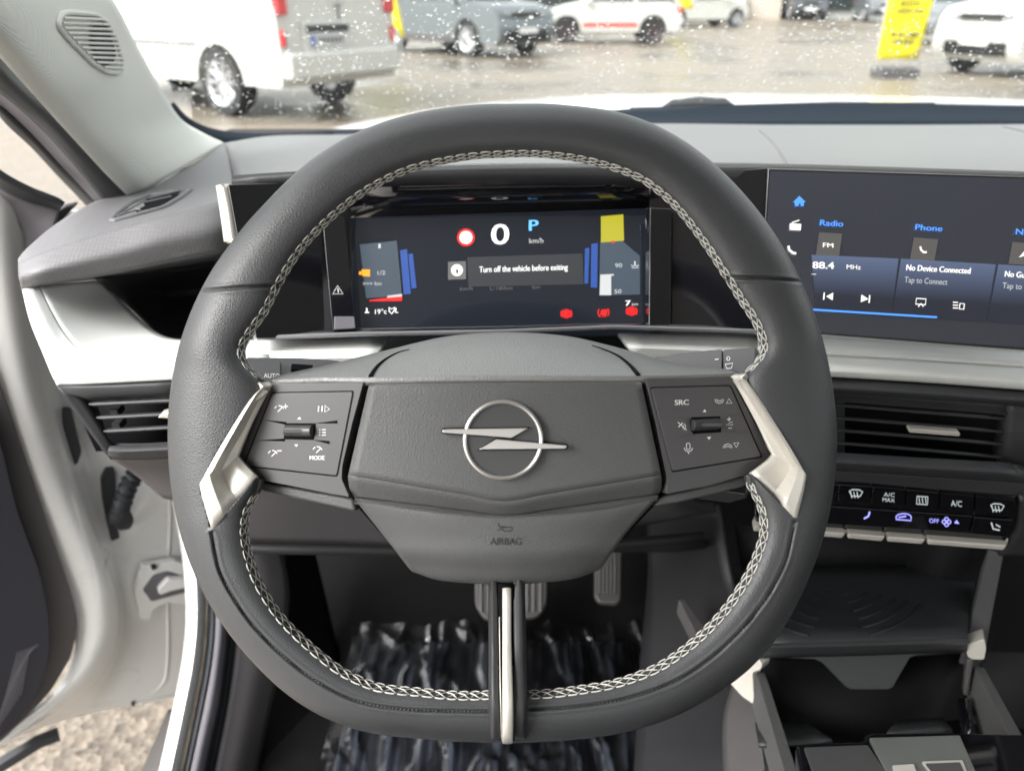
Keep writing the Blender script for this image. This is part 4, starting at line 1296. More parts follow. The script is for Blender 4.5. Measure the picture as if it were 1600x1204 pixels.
text(m, '0', 768, 382, 795, 381, 32, SP, 0.0006, bold=0.8)
m.build('speed_figure', M['e_white'], scr); m = MB()
text(m, 'Turn off the vehicle before exiting', 749, 425.5, 887, 421.5, 9.2, SP, 0.0006, bold=0.15)
m.build('message_text', M['e_white'], scr); m = MB()
text(m, '7', 977.5, 477.5, 985, 477, 8, SP, 0.0007, bold=0.4)
m.build('distance_text', M['e_white'], scr); m = MB()
text(m, '19°c', 586, 490.5, 604, 490, 7.5, SP, 0.0007)
stroke(m, [(612, 483), (608, 480), (608, 486), (612, 490), (616, 485), (617, 480), (613, 482)], 1.6, SP, 0.0006)
stroke(m, [(619, 481), (618, 488), (622, 488)], 1.6, SP, 0.0006)
stroke(m, [(573, 481), (573, 488)], 2.2, SP, 0.0006)
stroke(m, [(570, 488), (577, 488)], 1.6, SP, 0.0006)
m.build('white_marks', E('e_white', (0.80, 0.80, 0.78), 0.9), scr)
m = MB()
text(m, 'i', 713, 427, 715.5, 427, 10, SP, 0.0011, bold=0.5)
text(m, '- -', 723, 373, 733, 373, 3, SP, 0.0012)
m.build('icon_letter', M['gap'], scr)
m = MB()
text(m, 'km/h', 827, 380, 849, 379.5, 8, SP, 0.0006)
m.build('unit_text', E('e_lgrey', (0.46, 0.47, 0.47), 0.8), scr); m = MB()
text(m, 'km', 987.5, 477.5, 997, 477, 4.8, SP, 0.0007)
m.build('unit_text', M['e_lgrey'], scr); m = MB()
text(m, '1', 591, 388, 595, 387.5, 7, SP, 0.0008)
text(m, '1/2', 590, 429.5, 602, 429, 6.5, SP, 0.0008)
text(m, '>>> km', 567, 446, 596, 445.5, 6, SP, 0.0008)
m.build('fuel_text', M['e_lgrey'], scr); m = MB()
text(m, '90', 961, 418, 972, 417.5, 6.5, SP, 0.0008)
text(m, '50', 960, 458.5, 971, 458, 6.5, SP, 0.0008)
stroke(m, [(992, 408), (992, 414)], 2.2, SP, 0.0008)
stroke(m, [(986, 414), (989, 416), (992, 414), (995, 416), (998, 414)], 1.4, SP, 0.0008)
stroke(m, [(987, 418.5), (998, 418)], 1.0, SP, 0.0008)
fill(m, [(938, 429), (959, 428), (959, 430.5), (955, 431), (955, 461), (937, 461)], SP, 0.0009)
m.build('temperature_marks', M['e_lgrey'], scr); m = MB()
fill(m, [(605, 462), (628, 459), (628, 463), (605, 465)], SP, 0.0008)
m.build('gauge_tip', E('e_lgrey', (0.46, 0.47, 0.47), 0.8), scr)
m = MB()
text(m, 'km/h', 719, 454, 739, 453.5, 6, SP, 0.0006)
text(m, 'L/100km', 766, 453.5, 801, 452.5, 6, SP, 0.0006)
text(m, 'km', 832, 451.5, 844, 451, 6, SP, 0.0006)
m.build('dim_marks', E('e_dimtext', (0.10, 0.10, 0.11), 0.7), scr)
m = MB()
text(m, 'P', 827, 360.5, 841, 360, 17, SP, 0.0006, bold=0.7)
m.build('gear_letter', E('e_sky', (0.12, 0.42, 0.95), 0.9), scr)
m = MB()
fill(m, [(565, 421), (578, 421), (578, 432), (566, 431)], SP, 0.0008)
fill(m, [(561, 424), (565, 424), (565, 429), (561, 429)], SP, 0.0008)
m.build('fuel_mark', E('e_orange', (0.85, 0.30, 0.02), 0.9), scr)
m = MB()
LP_ = Plane((503, 330, 0.613), (538, 340, 0.616), (556, 514, 0.610))
stroke(m, [(520, 459), (527.5, 446), (536, 459)], 1.2, LP_, 0.0026, closed=True)
stroke(m, [(528, 450), (528.5, 457)], 1.2, LP_, 0.0026)
m.build('warning_mark', M['ink'], clu)
# satin strip at the left end
patch([[(337, 290, 0.590), (347, 288, 0.586), (358, 287, 0.590)], [(344, 335, 0.590), (356, 333, 0.586), (366, 330, 0.59)], [(350, 378, 0.592), (362, 378, 0.588), (374, 376, 0.592)]], M['silver'], 'end_strip', clu, thick=0.012)
keep(clu)

# ------------------------------------------------------------------ touchscreen
ts = thing('touchscreen', 'wide centre touchscreen showing radio and phone tiles', 'touchscreen', P(1420, 400, 0.60))
TP = Plane((1200, 264, 0.590), (1600, 276, 0.570), (1290, 522, 0.575))
panel([(1200, 263), (1720, 279), (1720, 556), (1205, 516), (1186, 500)], TP, 0.009, M['gloss'], 'casing', ts, off=-0.002, bevel=0.001)
tsd = panel([(1203, 267), (1720, 283), (1720, 552), (1208, 513), (1190, 498)], TP, 0.002, mat('touch_glass', (0.012, 0.013, 0.017), 0.13, coat=1, coat_rough=0.1, vary=0.25, vscale=9, emit=(0.018, 0.020, 0.025), estr=0.5), 'glass', ts, off=-0.0015, bevel=0)
m = MB()
b0 = 0
def gradcard(x0, y0, x1, y1, dx, h, nm, c0, c1, steps=6, offz=0.0):
    for k in range(steps):
        t0, t1 = k / steps, (k + 1) / steps
        col = [c0[i] + (c1[i] - c0[i]) * (k + 0.5) / steps for i in range(3)]
        mm = MB()
        fill(mm, [(x0 + dx * t0, y0 + h * t0), (x1 + dx * t0, y1 + h * t0), (x1 + dx * t1, y1 + h * t1), (x0 + dx * t1, y0 + h * t1)], TP, offz)
        mm.build(nm, E('card_%s_%d' % (nm, k) + str(round(col[2], 3)), tuple(col), 1.0), tsd)
fm = MB()
def lumcard(q, c_top, c_bot, key):
    """one tile of the menu: a lit field, brighter along its top"""
    mm = MB()
    fill(mm, q, TP, 0.0)
    mt = bpy.data.materials.new('tile_light'); mt.use_nodes = True
    t = mt.node_tree; bb = t.nodes['Principled BSDF']
    bb.inputs['Base Color'].default_value = (0.01, 0.01, 0.012, 1); bb.inputs['Roughness'].default_value = 0.1
    bb.inputs['Coat Weight'].default_value = 1
    tc = t.nodes.new('ShaderNodeTexCoord'); sp_ = t.nodes.new('ShaderNodeSeparateXYZ')
    mr = t.nodes.new('ShaderNodeMapRange')
    mr.inputs['From Min'].default_value = 0.3
    t.links.new(tc.outputs['Generated'], sp_.inputs[0]); t.links.new(sp_.outputs[2], mr.inputs['Value'])
    mx_ = t.nodes.new('ShaderNodeMix'); mx_.data_type = 'RGBA'
    mx_.inputs[6].default_value = (*c_bot, 1); mx_.inputs[7].default_value = (*c_top, 1)
    t.links.new(mr.outputs[0], mx_.inputs['Factor'])
    t.links.new(mx_.outputs[2], bb.inputs['Emission Color'])
    bb.inputs['Emission Strength'].default_value = 0.6
    mm.build('tile', mt, tsd)
ct, cbm = (0.060, 0.080, 0.135), (0.010, 0.012, 0.019)
lumcard([(1268, 398), (1404, 404), (1392, 494), (1275, 484)], ct, cbm, 'a')
lumcard([(1408, 404), (1556, 413), (1540, 502), (1394, 494)], ct, cbm, 'b')
lumcard([(1560, 413), (1710, 422), (1700, 512), (1543, 502)], ct, cbm, 'c')
m = MB()
fill(m, [(1280, 363), (1316, 365), (1311, 400), (1275, 398)], TP, 0.0)
m.build('icon_field', E('e_warmgrey', (0.055, 0.052, 0.048), 1), tsd); m = MB()
fill(m, [(1428, 371), (1466, 374), (1460, 408), (1422, 405)], TP, 0.0)
m.build('icon_field', E('e_warmgrey', (0.055, 0.052, 0.048), 1), tsd); m = MB()
fill(m, [(1582, 378), (1620, 381), (1614, 415), (1576, 412)], TP, 0.0)
m.build('icon_field', E('e_warmgrey', (0.055, 0.052, 0.048), 1), tsd)
m = MB()
fill(m, [(1268, 482), (1464, 494), (1464, 497), (1270, 485)], TP, 0.0004)
m.build('progress_line', E('e_tblue', (0.06, 0.24, 0.80), 0.9), tsd); m = MB()
text(m, 'Radio', 1281, 352, 1317, 354, 9, TP, 0.0004, slant=0.12, bold=0.3)
m.build('tile_title', E('e_tblue', (0.06, 0.24, 0.80), 0.9), tsd); m = MB()
text(m, 'Phone', 1430, 359, 1472, 361.5, 9, TP, 0.0004, slant=0.12, bold=0.3)
m.build('tile_title', E('e_tblue', (0.06, 0.24, 0.80), 0.9), tsd); m = MB()
text(m, 'Navigation', 1587, 366, 1660, 370, 9, TP, 0.0004, slant=0.12, bold=0.3)
m.build('tile_title', E('e_tblue', (0.06, 0.24, 0.80), 0.9), tsd); m = MB()
fill(m, [(1239, 316), (1249, 306), (1259, 316), (1256, 316), (1256, 322), (1251, 322), (1251, 318), (1248, 318), (1248, 322), (1242, 322), (1242, 316)], TP, 0.0004)
m.build('home_icon', E('e_tblue', (0.06, 0.24, 0.80), 0.9), tsd)
m = MB()
text(m, '88.4', 1270, 419, 1303, 420, 10.5, TP, 0.0005, bold=0.5)
text(m, 'MHz', 1323, 420, 1345, 421, 7, TP, 0.0005)
m.build('station_text', E('e_twhite', (0.72, 0.70, 0.66), 0.9), tsd); m = MB()
text(m, 'No Device Connected', 1416, 422, 1516, 427.5, 9, TP, 0.0005, slant=0.12, bold=0.3)
m.build('tile_text', E('e_twhite', (0.72, 0.70, 0.66), 0.9), tsd); m = MB()
text(m, 'No Guidance', 1570, 432, 1630, 436, 9, TP, 0.0005, slant=0.12, bold=0.3)
m.build('tile_text', E('e_twhite', (0.72, 0.70, 0.66), 0.9), tsd); m = MB()
# small radio, handset, skip marks, cast marks
fill(m, [(1234, 349), (1252, 350), (1251, 360), (1234, 359)], TP, 0.0004)
stroke(m, [(1237, 348), (1249, 344)], 1.5, TP, 0.0004)
m.build('radio_icon', E('e_twhite', (0.72, 0.70, 0.66), 0.9), tsd); m = MB()
stroke(m, [(1232, 384), (1233, 390), (1239, 395), (1244, 396)], 3.6, TP, 0.0004)
m.build('phone_icon', E('e_twhite', (0.72, 0.70, 0.66), 0.9), tsd); m = MB()
stroke(m, [(1438, 385), (1439, 390), (1443, 394), (1448, 394)], 3.0, TP, 0.0005)
m.build('phone_icon', E('e_twhite', (0.72, 0.70, 0.66), 0.9), tsd); m = MB()
fill(m, [(1287, 457), (1289, 457), (1288, 468), (1286, 468)], TP, 0.0005)
fill(m, [(1291, 463), (1302, 457), (1301, 469)], TP, 0.0005)
m.build('skip_icon', E('e_twhite', (0.72, 0.70, 0.66), 0.9), tsd); m = MB()
fill(m, [(1346, 460), (1357, 467), (1345, 472)], TP, 0.0005)
fill(m, [(1358, 461), (1360, 461), (1359, 473), (1357, 473)], TP, 0.0005)
m.build('skip_icon', E('e_twhite', (0.72, 0.70, 0.66), 0.9), tsd); m = MB()
text(m, 'FM', 1286, 386, 1302, 387, 7, TP, 0.0005, bold=0.2)
m.build('band_text', E('e_twhite', (0.72, 0.70, 0.66), 0.9), tsd); m = MB()
stroke(m, [(1432, 466), (1447, 467), (1446, 476), (1431, 475)], 1.6, TP, 0.0005, closed=True)
stroke(m, [(1435, 479), (1439, 474), (1443, 479)], 1.6, TP, 0.0005)
m.build('cast_icon', E('e_twhite', (0.72, 0.70, 0.66), 0.9), tsd); m = MB()
for k in range(3):
    stroke(m, [(1489, 472 + k * 4.4), (1497, 472.5 + k * 4.4)], 1.5, TP, 0.0005)
stroke(m, [(1500, 474), (1507, 474.5), (1506, 483), (1499, 482.5)], 1.6, TP, 0.0005, closed=True)
m.build('device_list_icon', E('e_twhite', (0.72, 0.70, 0.66), 0.9), tsd); m = MB()
fill(m, [(1592, 402), (1602, 391), (1606, 404), (1600, 400)], TP, 0.0005)
stroke(m, [(1268, 428), (1275, 428.5)], 0.8, TP, 0.0005)
m.build('arrow_icon', E('e_twhite', (0.72, 0.70, 0.66), 0.9), tsd)
m = MB()
text(m, 'Tap to Connect', 1413, 441, 1480, 445, 9, TP, 0.0005, slant=0.12)
text(m, 'Tap to Navigate', 1566, 450, 1640, 455, 9, TP, 0.0005, slant=0.12)
m.build('grey_lettering', E('e_tgrey', (0.33, 0.33, 0.34), 0.9), tsd)
keep(ts)

# ------------------------------------------------------------------ column stalks
st = thing('light_stalk', 'grey light stalk at left of the steering column, marked AUTO', 'stalk', P(480, 575, 0.52))
S1 = Plane((390, 560, 0.50), (560, 563, 0.54), (450, 590, 0.50))
panel([(385, 558), (470, 559), (520, 562), (556, 568), (560, 600), (385, 600)], S1, 0.02, M['switch'], 'lever', st, bevel=0.003, r=3)
panel([(385, 563), (440.5, 564), (440.5, 600), (385, 600)], S1, 0.02, M['switch'], 'end_ring', st, off=0.003, bevel=0.0015)
panel([(456, 568), (489, 570), (488, 578), (456, 577)], S1, 0.004, M['gap'], 'slot', st, off=0.0022, bevel=0)
m = MB(); text(m, 'AUTO', 412, 590, 437, 590.5, 7, S1, 0.0036); m.build('marking', M['ink'], st)
keep(st)
st = thing('wiper_stalk', 'grey wiper stalk at right of the steering column with wiper symbols', 'stalk', P(1090, 560, 0.52))
S2 = Plane((1015, 560, 0.54), (1185, 545, 0.50), (1100, 590, 0.51))
panel([(1012, 560), (1050, 553), (1125, 545), (1128, 546), (1128, 600), (1012, 600)], S2, 0.02, M['switch'], 'lever', st, bevel=0.003, r=2)
panel([(1128.8, 545), (1182, 541), (1180, 600), (1128.8, 600)], S2, 0.02, M['switch'], 'end_ring', st, off=0.002, bevel=0.0015)
m = MB()
stroke(m, [(1117, 561.5), (1123, 561)], 1.6, S2, 0.0006)
text(m, '0', 1135, 563.5, 1141, 563.5, 7, S2, 0.0026)
stroke(m, [(1133, 569), (1145, 567), (1143, 575), (1136, 576)], 1.5, S2, 0.0026, closed=True)
m.build('marking', M['ink'], st)
keep(st)

# ------------------------------------------------------------------ steering wheel
sw = thing('steering_wheel', 'black leather steering wheel with flat base, pale cross stitching and silver spokes', 'steering wheel', P(786, 660, 0.45))
D0 = 0.43
C0 = (786.0, 655.0)
outer = [(800, 163), (700, 168), (600, 190), (540, 215), (480, 254), (420, 312), (365, 374), (326, 430), (300, 482), (277, 550), (265, 620), (262, 680), (266, 750), (282, 835), (312, 915), (352, 982), (396, 1035), (445, 1082), (500, 1118), (565, 1142), (650, 1152), (740, 1158), (786, 1160), (840, 1158), (900, 1154), (960, 1147), (1040, 1125), (1110, 1090), (1175, 1042), (1222, 985), (1260, 912), (1288, 835), (1303, 760), (1308, 680), (1301, 605), (1284, 525), (1256, 448), (1214, 370), (1160, 300), (1105, 246), (1045, 205), (980, 178), (900, 166)]
inner = [(786, 247), (700, 256), (640, 270), (580, 299), (520, 345), (472, 396), (440, 448), (420, 490), (397, 520), (381, 548), (388, 574), (418, 592), (430, 640), (425, 700), (412, 765), (391, 792), (388, 835), (405, 898), (440, 955), (490, 1005), (540, 1044), (590, 1066), (660, 1073), (786, 1075), (900, 1070), (960, 1060), (1025, 1036), (1082, 995), (1130, 945), (1168, 885), (1188, 830), (1184, 790), (1164, 758), (1150, 700), (1145, 640), (1152, 585), (1178, 570), (1190, 547), (1178, 510), (1150, 468), (1120, 420), (1088, 372), (1046, 320), (1000, 284), (940, 262), (870, 249)]
def polar(pts):
    a = []
    for x, y in pts:
        a.append((math.atan2(-(y - C0[1]), x - C0[0]) % (2 * math.pi), math.hypot(x - C0[0], y - C0[1])))
    a.sort()
    return a
def make_rad(pts, smooth=2):
    a = polar(pts)
    th = np.array([p[0] for p in a]); rr = np.array([p[1] for p in a])
    th2 = np.concatenate([th - 2 * np.pi, th, th + 2 * np.pi]); rr2 = np.concatenate([rr] * 3)
    N = 1440
    g_ = np.interp(np.arange(N) * 2 * np.pi / N, th2, rr2)
    k = np.exp(-0.5 * (np.arange(-24, 25) / (smooth * 4.0)) ** 2); k /= k.sum()
    g_ = np.convolve(np.concatenate([g_[-24:], g_, g_[:24]]), k, 'valid')
    return lambda t: float(np.interp((t % (2 * np.pi)) / (2 * np.pi) * N, np.arange(N + 1), np.append(g_, g_[0])))
ro_, ri_ = make_rad(outer, 2.2), make_rad(inner, 1.3)

# seams sunk into the leather
seam_l = [(300, 455), (330, 453), (380, 449), (440, 446)]
seam_r = [(1130, 434), (1180, 434), (1225, 437), (1262, 442)]
low_l = catmull([(x, y, 0) for x, y in [(331, 832), (345, 895), (383, 960), (430, 1012), (490, 1060), (560, 1095), (640, 1108), (765, 1111)]], 8)
low_r = catmull([(x, y, 0) for x, y in [(1242, 815), (1226, 880), (1190, 945), (1132, 1010), (1062, 1060), (980, 1090), (900, 1103), (826, 1108)]], 8)
seams = [np.array([(p[0], p[1]) for p in s_]) for s_ in (catmull([(x, y, 0) for x, y in seam_l], 4), catmull([(x, y, 0) for x, y in seam_r], 4), low_l, low_r)]
def seam_d(x, y):
    best = 99
    for s_ in seams:
        if x < s_[:, 0].min() - 10 or x > s_[:, 0].max() + 10 or y < s_[:, 1].min() - 10 or y > s_[:, 1].max() + 10:
            continue
        a_, b_ = s_[:-1], s_[1:]
        ab = b_ - a_
        t = np.clip(((np.array((x, y)) - a_) * ab).sum(1) / (ab ** 2).sum(1), 0, 1)
        dd = np.hypot(*((a_ + ab * t[:, None]) - np.array((x, y))).T).min()
        best = min(best, dd)
    return best
TRL = [(450, 600), (430, 600), (411, 606), (391, 630), (353, 690), (321, 747), (316, 764), (331, 825), (400, 746), (450, 757)]
TRR = [(1120, 592), (1142, 590), (1163, 595), (1182, 620), (1219, 680), (1251, 734), (1256, 752), (1244, 809), (1174, 740), (1120, 752)]
def inside(poly, x, y):
    c = False
    for i in range(len(poly)):
        (x0, y0), (x1, y1) = poly[i - 1], poly[i]
        if (y0 > y) != (y1 > y) and x < (x1 - x0) * (y - y0) / (y1 - y0) + x0:
            c = not c
    return c
NT, NP = 1300, 128
tt = []
for i in range(NT):
    t = 2 * math.pi * i / NT
    dg_ = math.degrees(t)
    near = 164 < dg_ < 206 or dg_ < 16 or dg_ > 334
    tt += [t + 2 * math.pi / NT * k / 3 for k in range(3)] if near else [t]
rows = []
for t in tt:
    r0, r1 = ri_(t), ro_(t)
    c, s_ = math.cos(t), -math.sin(t)
    mid, a = (r0 + r1) / 2, (r1 - r0) / 2
    row = []
    for j in range(NP):
        ph = 2 * math.pi * j / NP
        cp, sp_ = math.cos(ph), math.sin(ph)
        e = 0.88
        rr = mid + a * math.copysign(abs(cp) ** e, cp)
        dep = 0.0165 * math.copysign(abs(sp_) ** e, sp_)
        # stitched seam along the inner side: a shallow valley
        k = (rr - r0) / (2 * a)
        d = D0 - dep
        if sp_ > -0.1:
            d += 0.0022 * math.exp(-((k - 0.07) / 0.03) ** 2)
            x, y = C0[0] + c * rr, C0[1] + s_ * rr
            if sp_ > 0:
                if 580 < y < 830 and (x < 450 and inside(TRL, x, y) or x > 1120 and inside(TRR, x, y)):
                    d = 0.441
                q = seam_d(x, y)
                if q < 9:
                    d += 0.0024 * math.exp(-(q / 2.0) ** 2) - 0.0005 * math.exp(-((q - 5) / 2.5) ** 2)
        row.append(P(C0[0] + c * rr, C0[1] + s_ * rr, d))
    rows.append(row)
m = MB(); m.grid(rows, close_u=True, close_v=True)
rim = m.build('rim', M['leather'], sw, smooth=0)
rim.data.polygons.foreach_set('use_smooth', [True] * len(rim.data.polygons))
rb = bvh_of(rim)

def onrim(t, k, lift=0.0):
    r0, r1 = ri_(t), ro_(t)
    rr = r0 + (r1 - r0) * k
    return drop(rb, C0[0] + math.cos(t) * rr, C0[1] - math.sin(t) * rr, lift)
# cross stitching
def angle(x, y): return math.atan2(-(y - C0[1]), x - C0[0])
rndS = random.Random(5)
def stitch_run(t0, t1):
    mb = MB()
    # steps of equal length along the inner edge
    ts = [t0]
    t = t0
    sgn = 1 if t1 > t0 else -1
    while (t1 - t) * sgn > 0:
        x0, y0 = math.cos(t) * ri_(t), math.sin(t) * ri_(t)
        dt = 0.002 * sgn
        x1, y1 = math.cos(t + dt) * ri_(t + dt), math.sin(t + dt) * ri_(t + dt)
        v = math.hypot(x1 - x0, y1 - y0) / 0.002
        t += sgn * 18.5 * rndS.uniform(0.9, 1.1) / v
        ts.append(t)
    wd = []
    for a_, b_ in zip(ts[:-1], ts[1:]):
        am = (a_ + b_) / 2
        w = ro_(am) - ri_(am)
        wl = 12.5 - 3.5 * max(0, math.sin(am))
        ka, kb = 3 / w, wl / w
        km = (ka + kb) / 2
        A_, B_ = a_ + (b_ - a_) * 0.02, a_ + (b_ - a_) * 0.98
        def tb_(pts, r=0.00035):
            q_ = [onrim(t_, k_, l_) for t_, k_, l_ in pts]
            if all(x is not None for x in q_):
                mb.tube(q_, r * random.uniform(0.9, 1.1), 6)
        jit = random.uniform(-0.12, 0.12) * (b_ - a_)
        tb_([(A_, ka, -0.0002), (am + jit, km, 0.0006), (B_, kb, -0.0002)])
        tb_([(A_, kb, -0.0002), (am + jit, km, 0.0003), (B_, ka, -0.0002)])
        tb_([(A_ + (B_ - A_) * 0.12, kb + 1 / w, 0.0), (am, kb + 2.2 / w, 0.0004), (A_ + (B_ - A_) * 0.88, kb + 1 / w, 0.0)])
        tb_([(A_ + (B_ - A_) * 0.12, ka - 1 / w, 0.0), (am, ka - 1.5 / w, 0.0003), (A_ + (B_ - A_) * 0.88, ka - 1 / w, 0.0)])
    return mb
runs = [(angle(1150, 585), math.pi + (math.pi + angle(420, 592)) if angle(420, 592) < 0 else angle(420, 592)),
        (angle(410, 768) % (2 * math.pi), angle(764, 1075) % (2 * math.pi)),
        (angle(826, 1074) % (2 * math.pi), angle(1165, 758) % (2 * math.pi))]
for t0, t1 in runs:
    stitch_run(t0, t1).build('stitching', M['thread'], sw)
# black stitched seam on the lower rim
for s_ in (seams[2], seams[3]):
    mb = MB()
    acc = 0
    cur = Vector(s_[0])
    pts = []
    for i in range(len(s_) - 1):
        a_, b_ = Vector(s_[i]), Vector(s_[i + 1])
        L_ = (b_ - a_).length
        while acc < L_:
            pts.append((a_ + (b_ - a_) * (acc / L_), (b_ - a_).normalized()))
            acc += 6.2
        acc -= L_
    for p, t in pts[2:]:
        q0 = p - t * 2.0 + Vector((-t.y, t.x)) * 0.6
        q1 = p + t * 2.0 - Vector((-t.y, t.x)) * 0.6
        A_, B_ = drop(rb, q0.x, q0.y, 0.0001), drop(rb, q1.x, q1.y, 0.0001)
        if A_ and B_:
            mb.tube([A_, (A_ + B_) / 2 - ray(p.x, p.y).normalized() * 0.0003, B_], 0.00055, 5)
    mb.build('seam_stitching', M['dthread'], sw)
for s_ in (seams[0], seams[1]):
    q_ = [drop(rb, x, y, -0.0006) for x, y in s_]
    q_ = [x for x in q_ if x is not None]
    MB().tube(q_, 0.0008, 6).build('cross_seam', M['dthread'], sw)

# hub: a dark core holds the covers
core = [(428, 600), (575, 592), (1000, 590), (1140, 592), (1200, 712), (1160, 745), (1038, 775), (1000, 815), (930, 890), (640, 885), (590, 830), (545, 778), (410, 752), (372, 720)]
CPn = Plane((600, 600, 0.440), (1000, 600, 0.440), (800, 850, 0.440))
panel(core, CPn, 0.05, M['gap'], 'hub_core', sw, off=0, bevel=0.002)
# upper cover: domed, the light from above painted into its paler leather
uc_front = [(418, 594, 0.428), (500, 590.5, 0.422), (578, 591, 0.412), (700, 589.5, 0.407), (790, 589, 0.406), (880, 589, 0.407), (990, 588, 0.412), (1070, 586, 0.42), (1158, 583, 0.43)]
uc_mid = [(430, 588, 0.436), (500, 580, 0.434), (590, 572, 0.430), (700, 560, 0.426), (790, 556, 0.425), (880, 559, 0.426), (980, 568, 0.430), (1070, 576, 0.436), (1150, 579, 0.436)]
uc_mid2 = [(440, 585, 0.446), (510, 572, 0.447), (605, 554, 0.448), (700, 538, 0.446), (790, 533, 0.445), (880, 538, 0.446), (965, 552, 0.448), (1060, 570, 0.447), (1140, 577, 0.446)]
uc_back = [(445, 584, 0.456), (520, 568, 0.462), (615, 544, 0.467), (700, 525, 0.467), (790, 519, 0.467), (880, 524, 0.467), (955, 540, 0.467), (1055, 567, 0.460), (1135, 577, 0.455)]
uc_bk2 = [(450, 590, 0.475), (520, 576, 0.485), (615, 552, 0.495), (700, 533, 0.50), (790, 527, 0.50), (880, 532, 0.50), (955, 548, 0.495), (1055, 573, 0.485), (1130, 583, 0.475)]
uc = patch([uc_front, uc_mid, uc_mid2, uc_back, uc_bk2], M['pad_lit'], 'upper_cover', sw, nu=7, nv=8, thick=0.004)
ub = bvh_of(uc)
for pts in ([(577, 592), (588, 575), (602, 562), (622, 551), (640, 546)], [(1000, 590), (985, 572), (965, 556), (940, 545), (925, 540)]):
    q_ = [drop(ub, p.x, p.y, 0.00015) for p in catmull([(x, y, 0) for x, y in pts], 6)]
    q_ = [x for x in q_ if x is not None]
    MB().tube(q_, [0.0011 * (1 - i / len(q_)) + 0.0002 for i in range(len(q_))], 6).build('cover_seam', M['gap'], sw)
# centre pad: front face slightly convex, then a lower facet
def padrow(y0, ymid, y1, x0, x1, d_edge, d_mid, n=9):
    r_ = []
    for k in range(n):
        t = k / (n - 1)
        u = 2 * t - 1
        y = (y0 if u < 0 else y1) * abs(u) + ymid * (1 - abs(u))
        r_.append((x0 + (x1 - x0) * t, y, d_mid + (d_edge - d_mid) * u * u))
    return r_
pr = [padrow(594, 593, 592, 577, 1000, 0.418, 0.412), padrow(597, 596, 595, 577, 1001, 0.414, 0.408), padrow(603, 602, 601, 576, 1003, 0.412, 0.405)]
for k in range(1, 6):
    t = k / 5
    pr.append(padrow(603 + (742 - 603) * t, 602 + (783 - 602) * t, 601 + (742 - 601) * t, 576 - 32 * t, 1003 + 30 * t, 0.412 + 0.002 * t, 0.405 + 0.002 * t))
pad = patch(pr, M['pad'], 'centre_pad', sw, nu=3, nv=4, thick=0.006)
pad2 = patch([padrow(742, 783, 742, 544, 1033, 0.414, 0.407), padrow(750, 790, 750, 544, 1034, 0.4148, 0.4078), padrow(766, 800, 764, 547, 1033, 0.4185, 0.4115), padrow(776, 805, 771, 553, 1030, 0.4205, 0.4135)], M['pad'], 'pad_chin', sw, nu=3, nv=4, thick=0.005)
# lower cover with its own chin
def lowrow(pts, n=10):
    return catmull([P(*p) for p in pts], n)
lr = [[(554, 762, 0.4245), (620, 773, 0.4205), (700, 783, 0.418), (790, 788, 0.417), (880, 784, 0.418), (960, 773, 0.4205), (1028, 758, 0.4245)],
      [(554, 774, 0.4225), (620, 785, 0.4185), (700, 795, 0.416), (790, 800, 0.415), (880, 796, 0.416), (960, 785, 0.4185), (1028, 770, 0.4225)],
      [(558, 784, 0.4205), (622, 796, 0.4165), (700, 806, 0.413), (790, 811, 0.412), (880, 807, 0.413), (960, 796, 0.4165), (1023, 782, 0.4205)],
      [(598, 835, 0.424), (650, 838, 0.418), (715, 841, 0.414), (790, 842, 0.412), (868, 840, 0.414), (930, 835, 0.418), (982, 828, 0.424)],
      [(618, 860, 0.425), (665, 863, 0.419), (720, 866, 0.415), (790, 866, 0.413), (862, 865, 0.415), (915, 860, 0.419), (962, 855, 0.425)],
      [(630, 876, 0.430), (675, 882, 0.424), (725, 886, 0.420), (790, 887, 0.418), (855, 885, 0.420), (905, 880, 0.424), (950, 872, 0.430)],
      [(645, 893, 0.440), (680, 904, 0.434), (725, 909, 0.430), (790, 911, 0.428), (855, 908, 0.430), (900, 902, 0.434), (936, 890, 0.440)],
      [(660, 893, 0.455), (690, 903, 0.455), (727, 908, 0.455), (790, 910, 0.455), (853, 907, 0.455), (892, 901, 0.455), (920, 890, 0.455)]]
low = patch(lr, M['pad'], 'lower_cover', sw, nu=6, nv=6, thick=0.004)
lb = bvh_of(low); pb2 = bvh_of(pad)
# thread line between pad and lower cover
q_ = [drop(lb, p.x, p.y, 0.0002) for p in catmull([(557, 781, 0), (640, 794, 0), (720, 803, 0), (790, 806.5, 0), (870, 802.5, 0), (950, 793, 0), (1025, 777, 0)], 10)]
MB().tube([x for x in q_ if x is not None], 0.0005, 6).build('cover_piping', M['plastic_warm'], sw)
# horn and word: shade of the embossing painted dark, paler offset copy as edge
class OnSurf:
    def __init__(s, bv): s.bv = bv
    def __call__(s, px, py, off=0):
        return drop(s.bv, px, py, off) or P(px, py, 0.412)
LS = OnSurf(lb)
emb = mat('embossed', (0.018, 0.018, 0.019), 0.4, vary=0)
m = MB()
text(m, 'AIRBAG', 766, 850, 814.5, 850, 10.5, LS, 0.00035)
stroke(m, [(778, 817), (780, 822), (800, 823), (801, 826), (797, 829), (788, 829), (784, 826)], 1.5, LS, 0.00035)
stroke(m, [(778, 828), (784, 824), (792, 823)], 1.3, LS, 0.00035)
m.build('emboss_shade', emb, sw)
m = MB()
text(m, 'AIRBAG', 766.7, 851, 815.2, 851, 10.5, LS, 0.0002)
m.build('emboss_lit_edge', M['plastic_warm'], sw)

